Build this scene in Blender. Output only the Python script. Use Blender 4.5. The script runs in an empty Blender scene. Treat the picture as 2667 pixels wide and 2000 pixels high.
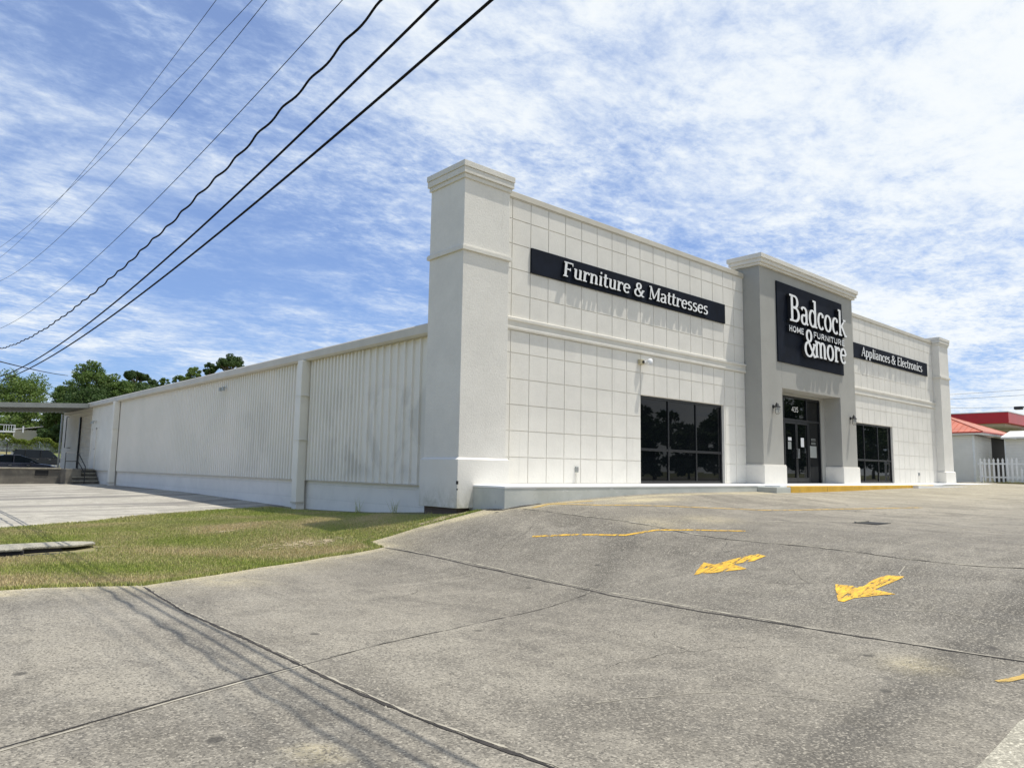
import bpy, bmesh, math, random
import numpy as np
from mathutils import Vector, Matrix
from mathutils.geometry import delaunay_2d_cdt

random.seed(7); RNG = np.random.default_rng(11)
R = math.radians; PI = math.pi
S = bpy.context.scene; COL = S.collection

# ------------------------------------------------------------------ camera
cam = bpy.data.cameras.new("camera"); co = bpy.data.objects.new("camera", cam); COL.objects.link(co)
cam.sensor_width = 36.0; cam.lens = 25.612; cam.clip_start = 0.05; cam.clip_end = 3000
cr = Vector((0.7425821, -0.6695709, 0.0157036)); cu = Vector((-0.0895329, -0.0760049, 0.9930796)); cf = Vector((0.6637437, 0.7388492, 0.1163885))
co.matrix_world = Matrix(((cr.x, cu.x, -cf.x, -11.23803), (cr.y, cu.y, -cf.y, -12.58517), (cr.z, cu.z, -cf.z, 0.30576), (0, 0, 0, 1)))
S.camera = co

# ------------------------------------------------------------------ sun, sky, exposure
SUN = Vector((0.272, -0.158, 1.0)).normalized()
sl = bpy.data.lights.new("sun", 'SUN'); sl.energy = 5.0; sl.angle = R(0.47); sl.color = (1.0, 0.955, 0.88)
so = bpy.data.objects.new("sun", sl); COL.objects.link(so); so.location = (10, -10, 40)
so.rotation_euler = SUN.to_track_quat('Z', 'Y').to_euler()
S.view_settings.view_transform = 'Standard'; S.view_settings.look = 'None'; S.view_settings.gamma = 1.0
S.view_settings.use_curve_mapping = False; S.view_settings.exposure = 0.0

W = bpy.data.worlds.new("World"); S.world = W; W.use_nodes = True
nt = W.node_tree; N = nt.nodes; Lk = nt.links; N.clear()
def wn(t, **k):
    n = N.new(t)
    for a, b in k.items(): setattr(n, a, b)
    return n
out = wn('ShaderNodeOutputWorld'); bg = wn('ShaderNodeBackground')
sky = wn('ShaderNodeTexSky', sky_type='NISHITA', sun_disc=False)
sky.sun_elevation = math.asin(SUN.z); sky.sun_rotation = math.atan2(SUN.x, SUN.y)
sky.air_density = 1.0; sky.dust_density = 0.3; sky.ozone_density = 3.5
tc = wn('ShaderNodeTexCoord'); sp = wn('ShaderNodeSeparateXYZ'); Lk.new(tc.outputs['Generated'], sp.inputs[0])
def wm(op, a, b=None, c=None, clamp=False):
    n = wn('ShaderNodeMath', operation=op); n.use_clamp = clamp
    for i, v in enumerate((a, b, c)):
        if v is None: continue
        if isinstance(v, (int, float)): n.inputs[i].default_value = v
        else: Lk.new(v, n.inputs[i])
    return n.outputs[0]
zz = wm('MAXIMUM', sp.outputs[2], 0.0); zq = wm('ADD', zz, 0.10)
px = wm('DIVIDE', sp.outputs[0], zq); py = wm('DIVIDE', sp.outputs[1], zq)
cv = wn('ShaderNodeCombineXYZ'); Lk.new(px, cv.inputs[0]); Lk.new(py, cv.inputs[1])
def wmap(rot, sc, loc=(0, 0, 0)):
    m = wn('ShaderNodeMapping'); Lk.new(cv.outputs[0], m.inputs[0])
    m.inputs['Rotation'].default_value = (0, 0, rot); m.inputs['Scale'].default_value = sc; m.inputs['Location'].default_value = loc
    return m.outputs[0]
def wnoise(vec, sc, det, rough, dist=0.0):
    n = wn('ShaderNodeTexNoise'); n.noise_dimensions = '3D'; Lk.new(vec, n.inputs['Vector'])
    n.inputs['Scale'].default_value = sc; n.inputs['Detail'].default_value = det; n.inputs['Roughness'].default_value = rough
    n.inputs['Distortion'].default_value = dist
    return n.outputs[0]
def wramp(v, lo, hi, a=0.0, b=1.0):
    n = wn('ShaderNodeMapRange', interpolation_type='SMOOTHSTEP'); Lk.new(v, n.inputs[0])
    for i, q in enumerate((lo, hi, a, b)): n.inputs[i + 1].default_value = q
    return n.outputs[0]
CL_ROT = R(35)
big = wnoise(wmap(CL_ROT, (0.5, 0.8, 1), (3.1, 1.7, 0)), 0.95, 4, 0.5, 0.4)          # broad sheets and holes
mid = wnoise(wmap(CL_ROT, (1.0, 1.15, 1), (1.3, 5.2, 0)), 3.2, 7, 0.66, 0.25)
rip = wnoise(wmap(R(-48), (0.9, 1.7, 1), (0.4, 2.0, 0)), 11.0, 7, 0.70, 0.3)         # small ripples
fine = wnoise(wmap(CL_ROT, (1, 1.25, 1), (7, 2, 0)), 30.0, 5, 0.65, 0.5)
msk = wramp(wnoise(wmap(R(10), (1, 1, 1), (2, 8, 0)), 1.3, 3, 0.5), 0.38, 0.62, 0.65, 1.2)   # ripples come and go
rip = wm('ADD', 0.5, wm('MULTIPLY', wm('SUBTRACT', rip, 0.5), msk)); fine = wm('ADD', 0.5, wm('MULTIPLY', wm('SUBTRACT', fine, 0.5), msk))
sumc = wm('ADD', wm('MULTIPLY', big, 1.15), wm('ADD', wm('MULTIPLY', mid, 1.00), wm('ADD', wm('MULTIPLY', rip, 0.52), wm('MULTIPLY', fine, 0.30))))
# thicker cloud towards the low east sky, thinner in the north-west
dirb = wm('ADD', wm('MULTIPLY', sp.outputs[0], 0.20), wm('ADD', wm('MULTIPLY', sp.outputs[1], -0.12), wm('MULTIPLY', sp.outputs[2], -0.12)))
sumc = wm('ADD', sumc, dirb)
cover = wramp(sumc, 1.08, 1.72, 0.30, 0.96)
skyc = wn('ShaderNodeMix', data_type='RGBA', blend_type='MULTIPLY'); skyc.inputs[0].default_value = 1.0
Lk.new(sky.outputs[0], skyc.inputs[6]); skyc.inputs[7].default_value = (0.60, 0.90, 1.38, 1)
cc = wn('ShaderNodeMix', data_type='RGBA'); Lk.new(wramp(sumc, 1.24, 1.84), cc.inputs[0])
cc.inputs[6].default_value = (6.0, 7.5, 10.0, 1); cc.inputs[7].default_value = (10.1, 10.5, 10.6, 1)
mx = wn('ShaderNodeMix', data_type='RGBA'); Lk.new(cover, mx.inputs[0])
Lk.new(skyc.outputs[2], mx.inputs[6]); Lk.new(cc.outputs[2], mx.inputs[7])
Lk.new(mx.outputs[2], bg.inputs[0]); bg.inputs[1].default_value = 0.096
Lk.new(bg.outputs[0], out.inputs[0])

# ------------------------------------------------------------------ terrain height
CP = [(-1.35,-1.4,-.49),(-.75,-1.4,-.43),(1,-1.4,-.33),(3,-1.4,-.25),(5,-1.4,-.22),(8,-1.4,-.225),(12,-1.9,-.235),(18,-1.9,-.16),(24,-1.4,-.12),(28.5,-1.4,-.06),(32,-1,-.02),
(-4,-.8,-1.12),(-4,-3,-1.2),(-4,-6.25,-1.26),(-4,-8,-1.21),(-4,-11,-1.2),(-4,-14,-1.2),
(-.9,-2.4,-.5),(-.9,-4,-.62),(-.9,-5.6,-.74),(-.9,-7.5,-.74),(-.9,-9.5,-.78),(-.9,-12,-.8),(-2.5,-6,-1.03),(-2.5,-8,-.96),
(3.6,-4.4,-.5),(3.6,-7,-.58),(3.6,-9.5,-.62),(3.6,-14,-.65),(3.6,-20,-.7),
(12,-6,-.38),(12,-12,-.5),(20,-8,-.3),(30,-4,-.1),(40,-8,-.1),(28,-20,-.4),(60,-5,-.1),(60,30,-.1),(40,10,.05),(34,4,.04),
(-8.44,-3,-1.2),(-8.44,-6,-1.2),(-8.44,-10,-1.2),(-8.44,-14,-1.22),(-11.2,-12.6,-1.25),(-11.2,-6,-1.22),(-12,-16,-1.28),(-14,-10,-1.27),(-11,-2,-1.22),(-16,-4,-1.27),
(-1.4,.3,-.62),(-1.4,3.5,-.8),(-1.4,7.3,-.9),(-1.4,10.4,-.87),(-1.4,17.5,-.78),(-1.4,28,-.78),(-1.4,34,-.8),(-3.5,0,-.98),(-5,1.5,-1.03),
(-7,8,-.98),(-7,16,-.9),(-7,28,-.85),(-14,12,-1.05),(-14,28,-.9),(-25,10,-1.1),(-25,30,-.9),(-10,2,-1.17),(-30,-10,-1.35),(-30,-30,-1.4),(0,-30,-1.0),(30,-40,-.8),(-10,34,-.85),
(-20,60,-.5),(0,60,-.5),(-40,60,-.3),(20,70,-.4),(-60,90,.2),(0,100,0),(80,80,-.1),(100,-20,-.2),(-80,0,-1.2),(0,-80,-1.2),(-80,-80,-1.5),(100,-80,-1)]
_P = np.array(CP); _n = len(_P)
def _U(r2): return np.where(r2 > 0, .5*r2*np.log(r2+1e-12), 0)
_K = _U(((_P[:, None, :2]-_P[None, :, :2])**2).sum(-1)) + np.eye(_n)*.02
_Q = np.c_[np.ones(_n), _P[:, :2]]
_w = np.linalg.solve(np.block([[_K, _Q], [_Q.T, np.zeros((3, 3))]]), np.r_[_P[:, 2], 0, 0, 0])
def G(x, y):
    x = np.atleast_1d(np.asarray(x, float)); y = np.atleast_1d(np.asarray(y, float))
    k = _U((x[:, None]-_P[:, 0])**2+(y[:, None]-_P[:, 1])**2)
    z = k@_w[:_n]+_w[_n]+_w[_n+1]*x+_w[_n+2]*y
    z = z + np.clip((y-72)/14, 0, 1)*2.0                     # grassy bank beyond the lower yard
    rr = np.hypot(x, y); t = np.clip((rr-95)/50, 0, 1)
    return z*(1-t) - 0.3*t
def g1(x, y): return float(G(x, y)[0])

# ------------------------------------------------------------------ materials
MATS = {}
class NB:
    def __init__(s, name):
        m = bpy.data.materials.new(name); m.use_nodes = True; s.m = m; s.nt = m.node_tree; s.N = s.nt.nodes; s.L = s.nt.links
        s.bs = s.N['Principled BSDF']; s.tc = s.N.new('ShaderNodeTexCoord'); s.geo = None
    def obj(s): return s.tc.outputs['Object']
    def mapv(s, sc=(1, 1, 1), rot=(0, 0, 0), loc=(0, 0, 0), vec=None):
        n = s.N.new('ShaderNodeMapping'); s.L.new(vec or s.obj(), n.inputs[0])
        n.inputs['Scale'].default_value = sc; n.inputs['Rotation'].default_value = rot; n.inputs['Location'].default_value = loc
        return n.outputs[0]
    def noise(s, sc, det=4, rough=.55, dist=0, vec=None):
        n = s.N.new('ShaderNodeTexNoise'); s.L.new(vec or s.obj(), n.inputs['Vector'])
        n.inputs['Scale'].default_value = sc; n.inputs['Detail'].default_value = det; n.inputs['Roughness'].default_value = rough; n.inputs['Distortion'].default_value = dist
        return n.outputs[0]
    def vor(s, sc, vec=None, feat='F1'):
        n = s.N.new('ShaderNodeTexVoronoi'); n.feature = feat; s.L.new(vec or s.obj(), n.inputs['Vector']); n.inputs['Scale'].default_value = sc
        return n.outputs
    def math(s, op, a, b=None, clamp=False):
        n = s.N.new('ShaderNodeMath'); n.operation = op; n.use_clamp = clamp
        for i, v in enumerate((a, b)):
            if v is None: continue
            if isinstance(v, (int, float)): n.inputs[i].default_value = v
            else: s.L.new(v, n.inputs[i])
        return n.outputs[0]
    def rng(s, v, lo, hi, a=0., b=1., smooth=True):
        n = s.N.new('ShaderNodeMapRange')
        if smooth: n.interpolation_type = 'SMOOTHSTEP'
        s.L.new(v, n.inputs[0])
        for i, q in enumerate((lo, hi, a, b)): n.inputs[i+1].default_value = q
        return n.outputs[0]
    def mix(s, f, a, b, mode='MIX'):
        n = s.N.new('ShaderNodeMix'); n.data_type = 'RGBA'; n.blend_type = mode
        for i, v in ((0, f), (6, a), (7, b)):
            if isinstance(v, (int, float)): n.inputs[i].default_value = v
            elif isinstance(v, tuple): n.inputs[i].default_value = v if len(v) == 4 else (*v, 1)
            else: s.L.new(v, n.inputs[i])
        return n.outputs[2]
    def attr(s, name):
        n = s.N.new('ShaderNodeAttribute'); n.attribute_name = name; return n
    def bump(s, h, st=.3, d=.01):
        n = s.N.new('ShaderNodeBump'); n.inputs['Strength'].default_value = st; n.inputs['Distance'].default_value = d
        s.L.new(h, n.inputs['Height']); s.L.new(n.outputs[0], s.bs.inputs['Normal'])
    def col(s, c):
        if isinstance(c, tuple): s.bs.inputs['Base Color'].default_value = (*c, 1) if len(c) == 3 else c
        else: s.L.new(c, s.bs.inputs['Base Color'])
    def rough(s, v):
        if isinstance(v, (int, float)): s.bs.inputs['Roughness'].default_value = v
        else: s.L.new(v, s.bs.inputs['Roughness'])
def add(key, nb): MATS[key] = nb.m; return nb.m

def simple(key, c, rough=.6, metal=0., var=.08, sc=3., bump=0., bsc=60., bd=.004, spec=None, coat=0.):
    b = NB(key)
    n = b.noise(sc, 5, .6)
    b.col(b.mix(b.rng(n, .3, .7), tuple(x*(1-var) for x in c), tuple(min(1, x*(1+var)) for x in c)))
    b.rough(rough); b.bs.inputs['Metallic'].default_value = metal
    if spec is not None: b.bs.inputs['Specular IOR Level'].default_value = spec
    if coat: b.bs.inputs['Coat Weight'].default_value = coat; b.bs.inputs['Coat Roughness'].default_value = .05
    if bump: b.bump(b.noise(bsc, 4, .6), bump, bd)
    return add(key, b)

def stucco(key, c, dirt=(.42, .40, .35), amt=.34):
    b = NB(key)
    base = b.mix(b.rng(b.noise(.9, 6, .65), .35, .65), tuple(x*.92 for x in c), c)
    base = b.mix(b.rng(b.noise(14, 4, .7), .35, .75, 0, .10), base, dirt)
    st = b.noise(1.0, 6, .65, .4, vec=b.mapv((5.0, 5.0, .35)))
    base = b.mix(b.rng(st, .56, .86, 0, amt), base, dirt)
    b.col(base); b.rough(.88)
    h = b.math('ADD', b.noise(28, 6, .7), b.math('MULTIPLY', b.noise(110, 3, .6), .4))
    b.bump(h, .55, .012)
    return add(key, b)
stucco('white_stucco', (.755, .725, .65))
stucco('cream_trim', (.71, .68, .60), amt=.3)
stucco('grey_stucco', (.37, .362, .325), dirt=(.33, .32, .29))
# tall pillar base: mildew along the foot
b = NB('pillar_base')
base = b.mix(b.rng(b.noise(1.3, 5, .6), .3, .75), (.71, .68, .61), (.755, .725, .65))
sep = b.N.new('ShaderNodeSeparateXYZ'); b.L.new(b.obj(), sep.inputs[0])
low = b.rng(sep.outputs[2], -.55, .1, 1, 0)
m_ = b.math('MULTIPLY', low, b.rng(b.noise(1.6, 7, .7, .6, vec=b.mapv((2, 2, 1.1))), .36, .68))
b.col(b.mix(b.math('MULTIPLY', m_, .62), base, (.34, .33, .24))); b.rough(.9); b.bump(b.noise(28, 6, .7), .5, .012); add('pillar_base', b)
# painted corrugated siding with big scuffed patches
b = NB('ribbed_siding')
base = b.mix(b.rng(b.noise(.5, 4, .6), .3, .7), (.75, .72, .63), (.81, .77, .68))
base = b.mix(b.rng(b.noise(1., 6, .65, .2, vec=b.mapv((1, 6, .25))), .5, .9, 0, .10), base, (.5, .48, .42))
sep = b.N.new('ShaderNodeSeparateXYZ'); b.L.new(b.obj(), sep.inputs[0])
wy = b.math('MULTIPLY', b.rng(sep.outputs[1], 6.6, 5.0), 1.0); wy = b.math('ADD', wy, b.math('MULTIPLY', b.math('MULTIPLY', b.rng(sep.outputs[1], 9.0, 10.4), b.rng(sep.outputs[1], 13.5, 11.0)), .45))
hz = b.math('MULTIPLY', b.rng(sep.outputs[2], 2.7, 1.9), b.rng(sep.outputs[2], -.1, .25))
pt = b.rng(b.noise(.95, 5, .55, .5, vec=b.mapv((1, 1, .8), loc=(0, 2.3, 1.1))), .44, .58)
b.col(b.mix(b.math('MULTIPLY', b.math('MULTIPLY', wy, hz), b.math('MULTIPLY', pt, .30)), base, (.36, .35, .32)))
b.rough(.5); b.bump(b.noise(2.2, 3, .5), .25, .02); add('ribbed_siding', b)
# painted block
def block(key, c1, c2, mort, bw=.4, bh=.2, off=(0, 0, 0), rot=(R(90), 0, 0), stain=None):
    b = NB(key)
    n = b.N.new('ShaderNodeTexBrick'); b.L.new(b.mapv((1, 1, 1), rot, off), n.inputs['Vector'])
    n.inputs['Scale'].default_value = 1.0; n.inputs['Brick Width'].default_value = bw; n.inputs['Row Height'].default_value = bh
    n.inputs['Mortar Size'].default_value = .008; n.inputs['Mortar Smooth'].default_value = .4
    n.inputs['Color1'].default_value = (*c1, 1); n.inputs['Color2'].default_value = (*c2, 1); n.inputs['Mortar'].default_value = (*mort, 1)
    c = b.mix(b.rng(b.noise(.9, 6, .7, .8), .42, .62, 0, .75 if stain else .25), n.outputs[0], stain or tuple(x*.75 for x in c1))
    b.col(c); b.rough(.85)
    h = b.math('SUBTRACT', b.math('MULTIPLY', b.noise(30, 4, .6), .35), n.outputs['Fac'])
    b.bump(h, .5, .01); return add(key, b)
block('white_block', (.77, .745, .68), (.81, .78, .71), (.70, .68, .62), rot=(R(90), 0, R(90)))
block('grey_block', (.15, .135, .11), (.22, .20, .16), (.13, .12, .10), stain=(.11, .10, .085))
block('brown_footing', (.12, .09, .07), (.15, .11, .085), (.09, .07, .06))
simple('white_metal', (.76, .73, .64), .45, 0, .05, 1.2, .15, 4, .01)
simple('gutter_metal', (.55, .51, .42), .5, 0, .07, 1.2, .15, 3, .01)
simple('canopy_metal', (.36, .38, .36), .45, .3, .1, 1.5)
simple('canopy_grey', (.23, .24, .22), .5, .2, .1, 1.5)
simple('roller_metal', (.74, .71, .64), .5, 0, .06, 2)
simple('dark_frame', (.012, .013, .015), .35, .0, .1, 3, spec=.4)
simple('black_paint', (.012, .012, .013), .45, 0, .1, 5)
simple('sign_black', (.006, .009, .017), .7, 0, .25, 2.5, spec=.14)
simple('letter_white', (.80, .80, .78), .5, 0, .03, 3)
simple('letter_side', (.012, .012, .014), .5, 0, .1, 3)
simple('paper', (.75, .75, .75), .8, 0, .05, 8)
simple('steel', (.45, .45, .44), .3, .9, .1, 8)
simple('rubber', (.015, .015, .015), .85, 0, .2, 8)
simple('wire_black', (.012, .011, .011), .8, 0, .1, 5, spec=.1)
simple('wire_grey', (.035, .04, .045), .8, 0, .1, 5, spec=.1)
simple('navy_paint', (.008, .011, .025), .22, .0, .1, 2, spec=.6, coat=.8)
simple('black_car_paint', (.006, .006, .009), .25, .0, .1, 2, spec=.5, coat=.6)
simple('car_glass', (.006, .009, .012), .08, 0, .1, 2, spec=.25)
simple('dock_concrete', (.17, .155, .125), .9, 0, .25, 2.5, .4, 30, .006)
simple('dock_riser', (.10, .092, .075), .9, 0, .3, 3)
simple('chrome', (.6, .6, .6), .2, 1., .05, 5)
simple('lamp_clear', (.55, .55, .5), .15, 0, .05, 5)
simple('siding_white', (.76, .74, .69), .6, 0, .04, 2)
simple('roof_red', (.50, .135, .07), .42, .0, .12, 2.)
simple('fascia_red', (.52, .012, .016), .35, 0, .1, .6)
simple('soffit_cream', (.52, .50, .40), .7, 0, .05, 1)
simple('fence_white', (.74, .75, .75), .65, 0, .06, 4)
simple('fence_wood', (.24, .27, .27), .85, 0, .35, 3)
simple('timber', (.16, .12, .085), .9, 0, .2, 4)
simple('tan_box', (.45, .40, .26), .6, 0, .1, 8)
simple('dark_inside', (.02, .018, .02), .9)
simple('bark', (.11, .085, .062), .95, 0, .3, 6, .6, 20, .03)
simple('walk_white', (.80, .80, .78), .75, 0, .04, 2, .3, 40, .004)
b = NB('walk_face')
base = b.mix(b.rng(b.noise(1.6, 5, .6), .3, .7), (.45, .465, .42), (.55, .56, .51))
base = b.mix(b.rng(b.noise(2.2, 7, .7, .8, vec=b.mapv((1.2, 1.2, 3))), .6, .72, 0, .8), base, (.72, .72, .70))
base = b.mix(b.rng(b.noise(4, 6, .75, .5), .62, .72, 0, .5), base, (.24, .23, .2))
b.col(base); b.rough(.85); b.bump(b.noise(25, 5, .65), .45, .01); add('walk_face', b)
b = NB('kerb_yellow')
base = b.mix(b.rng(b.noise(2.5, 5, .6), .3, .7), (.62, .36, .035), (.70, .43, .06))
base = b.mix(b.rng(b.noise(6, 7, .7, .4), .56, .68, 0, .75), base, (.30, .24, .14))
b.col(base); b.rough(.8); b.bump(b.noise(25, 5, .65), .4, .01); add('kerb_yellow', b)

def concrete(key, dark, light, sand, speck=.5, streak=None, pale=(.36, .33, .27)):
    b = NB(key)
    n1 = b.rng(b.noise(.35, 6, .62, .6), .3, .7)
    c = b.mix(n1, dark, light)
    at = b.attr('stain'); sp_ = b.N.new('ShaderNodeSeparateColor'); b.L.new(at.outputs['Color'], sp_.inputs[0])
    c = b.mix(b.math('MULTIPLY', sp_.outputs[2], b.rng(b.noise(.7, 6, .65, .6), .2, .6, .6, 1.)), c, pale)
    n2 = b.rng(b.noise(1.1, 7, .68, .8, vec=b.mapv((1, .45, 1), (0, 0, R(14)))), .38, .66, 0, .75)
    c = b.mix(n2, c, tuple(x*.78 for x in dark))
    n3 = b.rng(b.noise(.8, 8, .7, 1.2, vec=b.mapv((.5, 1.4, 1), (0, 0, R(-35)), (5, 3, 0))), .52, .74, 0, .65)
    c = b.mix(n3, c, tuple(min(1, x*1.55) for x in light))
    n5 = b.rng(b.noise(2.4, 9, .75, .9, vec=b.mapv((.6, 1.3, 1), (0, 0, R(-50)), (1, 9, 0))), .48, .72, 0, .5)
    c = b.mix(n5, c, tuple(min(1, x*1.6) for x in light))
    n6 = b.rng(b.noise(1.7, 8, .7, 1.1, vec=b.mapv((1, .6, 1), (0, 0, R(30)), (8, 2, 0))), .5, .72, 0, .55)
    c = b.mix(n6, c, tuple(x*.62 for x in dark))
    rag = b.rng(b.noise(5, 7, .7, .3), .25, .7, .6, 1.0)
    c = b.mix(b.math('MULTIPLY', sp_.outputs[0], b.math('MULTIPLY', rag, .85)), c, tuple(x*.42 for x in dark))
    rag2 = b.rng(b.noise(3.5, 7, .72, .6, vec=b.mapv((1, 1, 1), loc=(4, 1, 0))), .30, .55, 0.3, 1.0)
    c = b.mix(b.math('MULTIPLY', sp_.outputs[1], b.math('MULTIPLY', rag2, .95)), c, sand)
    # exposed aggregate: pale and dark grains a centimetre or two wide
    v = b.vor(85)
    g_ = b.N.new('ShaderNodeSeparateColor'); b.L.new(v['Color'], g_.inputs[0])
    gr = b.rng(b.noise(30, 4, .7), .35, .65, .2, 1)
    c = b.mix(b.math('MULTIPLY', b.rng(g_.outputs[0], .45, 1., 0, speck*1.15), gr), c, tuple(min(1, x*2.2) for x in light))
    c = b.mix(b.rng(g_.outputs[1], .5, 1., 0, speck*1.05), c, tuple(x*.45 for x in dark))
    v2 = b.vor(1.1); c = b.mix(b.rng(v2['Distance'], .035, .07, .75, 0), c, tuple(x*.35 for x in dark))
    v3 = b.vor(2.3, vec=b.mapv((1, 1, 1), loc=(3, 7, 0))); c = b.mix(b.rng(v3['Distance'], .02, .035, .6, 0), c, tuple(min(1, x*2.2) for x in light))
    pit = b.rng(b.noise(11, 5, .7), .66, .72, 0, .5)
    c = b.mix(pit, c, tuple(x*.5 for x in dark))
    if streak: c = streak(b, c)
    b.col(c); b.rough(b.rng(b.noise(3, 4), .3, .7, .78, .92))
    h = b.math('ADD', b.math('MULTIPLY', v['Distance'], -.6), b.noise(40, 5, .7))
    b.bump(h, .5, .006)
    return add(key, b)
concrete('lot_concrete', (.125, .111, .087), (.20, .181, .142), (.54, .46, .27), .70, pale=(.35, .315, .245))
def tyre_streaks(b, c):
    n = b.rng(b.noise(1.0, 6, .6, .6, vec=b.mapv((.13, .85, 1), (0, 0, R(-6)))), .46, .60, 0, .75)
    return b.mix(n, c, (.15, .138, .12))
concrete('side_lot_concrete', (.32, .295, .24), (.41, .38, .31), (.50, .44, .32), .3, tyre_streaks)
concrete('ramp_concrete', (.27, .25, .19), (.36, .335, .26), (.50, .45, .33), .6)
simple('joint_dark', (.035, .03, .025), .95, 0, .4, 6)
simple('joint_light', (.34, .31, .24), .9, 0, .25, 6)
b = NB('paint_yellow')
b.col(b.mix(b.rng(b.noise(11, 6, .75, .5, vec=b.mapv((.5, 2, 1), (0, 0, R(15)))), .42, .62), (.50, .28, .03), (.78, .47, .02))); b.rough(.7)
edge_ = b.attr('wear'); al = b.rng(b.math('SUBTRACT', b.noise(9, 7, .72, .5, vec=b.mapv((.6, 2.2, 1), (0, 0, R(15)))), edge_.outputs['Fac']), .375, .46)
b.L.new(al, b.bs.inputs['Alpha']); add('paint_yellow', b)
b = NB('paint_faded')
b.col((.50, .33, .08)); b.rough(.8)
al = b.rng(b.noise(6, 7, .72, .5, vec=b.mapv((.8, 2.0, 1))), .34, .56, 0, .9)
b.L.new(al, b.bs.inputs['Alpha']); add('paint_faded', b)
# soil under the lawn and far ground
b = NB('soil')
c = b.mix(b.rng(b.noise(.8, 6, .65), .35, .65), (.14, .16, .04), (.25, .22, .10))
c = b.mix(b.rng(b.noise(5, 6, .7), .45, .7, 0, .7), c, (.36, .29, .17)); b.col(c); b.rough(.95); b.bump(b.noise(30, 6, .7), .9, .03); add('soil', b)
b = NB('far_ground')
c = b.mix(b.rng(b.noise(.15, 6, .65), .35, .65), (.10, .13, .035), (.24, .21, .10)); b.col(c); b.rough(.95); add('far_ground', b)
# grass blades
b = NB('grass_blades')
at = b.attr('tint'); sp_ = b.N.new('ShaderNodeSeparateColor'); b.L.new(at.outputs['Color'], sp_.inputs[0])
c = b.mix(b.rng(sp_.outputs[0], 0, 1, smooth=False), (.20, .27, .05), (.42, .46, .10))
c = b.mix(sp_.outputs[1], c, (.62, .49, .28)); b.col(c); b.rough(.6)
b.bs.inputs['Specular IOR Level'].default_value = .25; add('grass_blades', b)
def leaf(key, c1, c2, c3):
    b = NB(key); at = b.attr('tint'); sp_ = b.N.new('ShaderNodeSeparateColor'); b.L.new(at.outputs['Color'], sp_.inputs[0])
    c = b.mix(sp_.outputs[0], c1, c2); c = b.mix(b.rng(sp_.outputs[1], .7, 1, 0, 1), c, c3); b.col(c); b.rough(.6)
    b.bs.inputs['Specular IOR Level'].default_value = .2
    tr = b.N.new('ShaderNodeBsdfTranslucent'); b.L.new(c, tr.inputs[0]); ms = b.N.new('ShaderNodeMixShader'); ms.inputs[0].default_value = .3
    b.L.new(b.bs.outputs[0], ms.inputs[1]); b.L.new(tr.outputs[0], ms.inputs[2]); b.L.new(ms.outputs[0], b.N['Material Output'].inputs[0])
    return add(key, b)
leaf('leaf_light', (.10, .16, .035), (.16, .23, .055), (.22, .28, .10))
leaf('leaf_mid', (.075, .135, .03), (.125, .19, .045), (.18, .23, .08))
leaf('leaf_dark', (.042, .08, .022), (.075, .125, .036), (.11, .15, .055))
leaf('leaf_vine', (.13, .19, .03), (.22, .27, .05), (.28, .28, .08))
# store glass: near black tinted panes with a clean reflection
b = NB('tinted_glass'); b.col(b.mix(b.rng(b.noise(.6, 3), .4, .6), (.003, .004, .005), (.005, .006, .007))); b.rough(.015)
b.bs.inputs['IOR'].default_value = 1.32; b.bump(b.noise(.9, 2, .4), .05, .01); add('tinted_glass', b)

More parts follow.
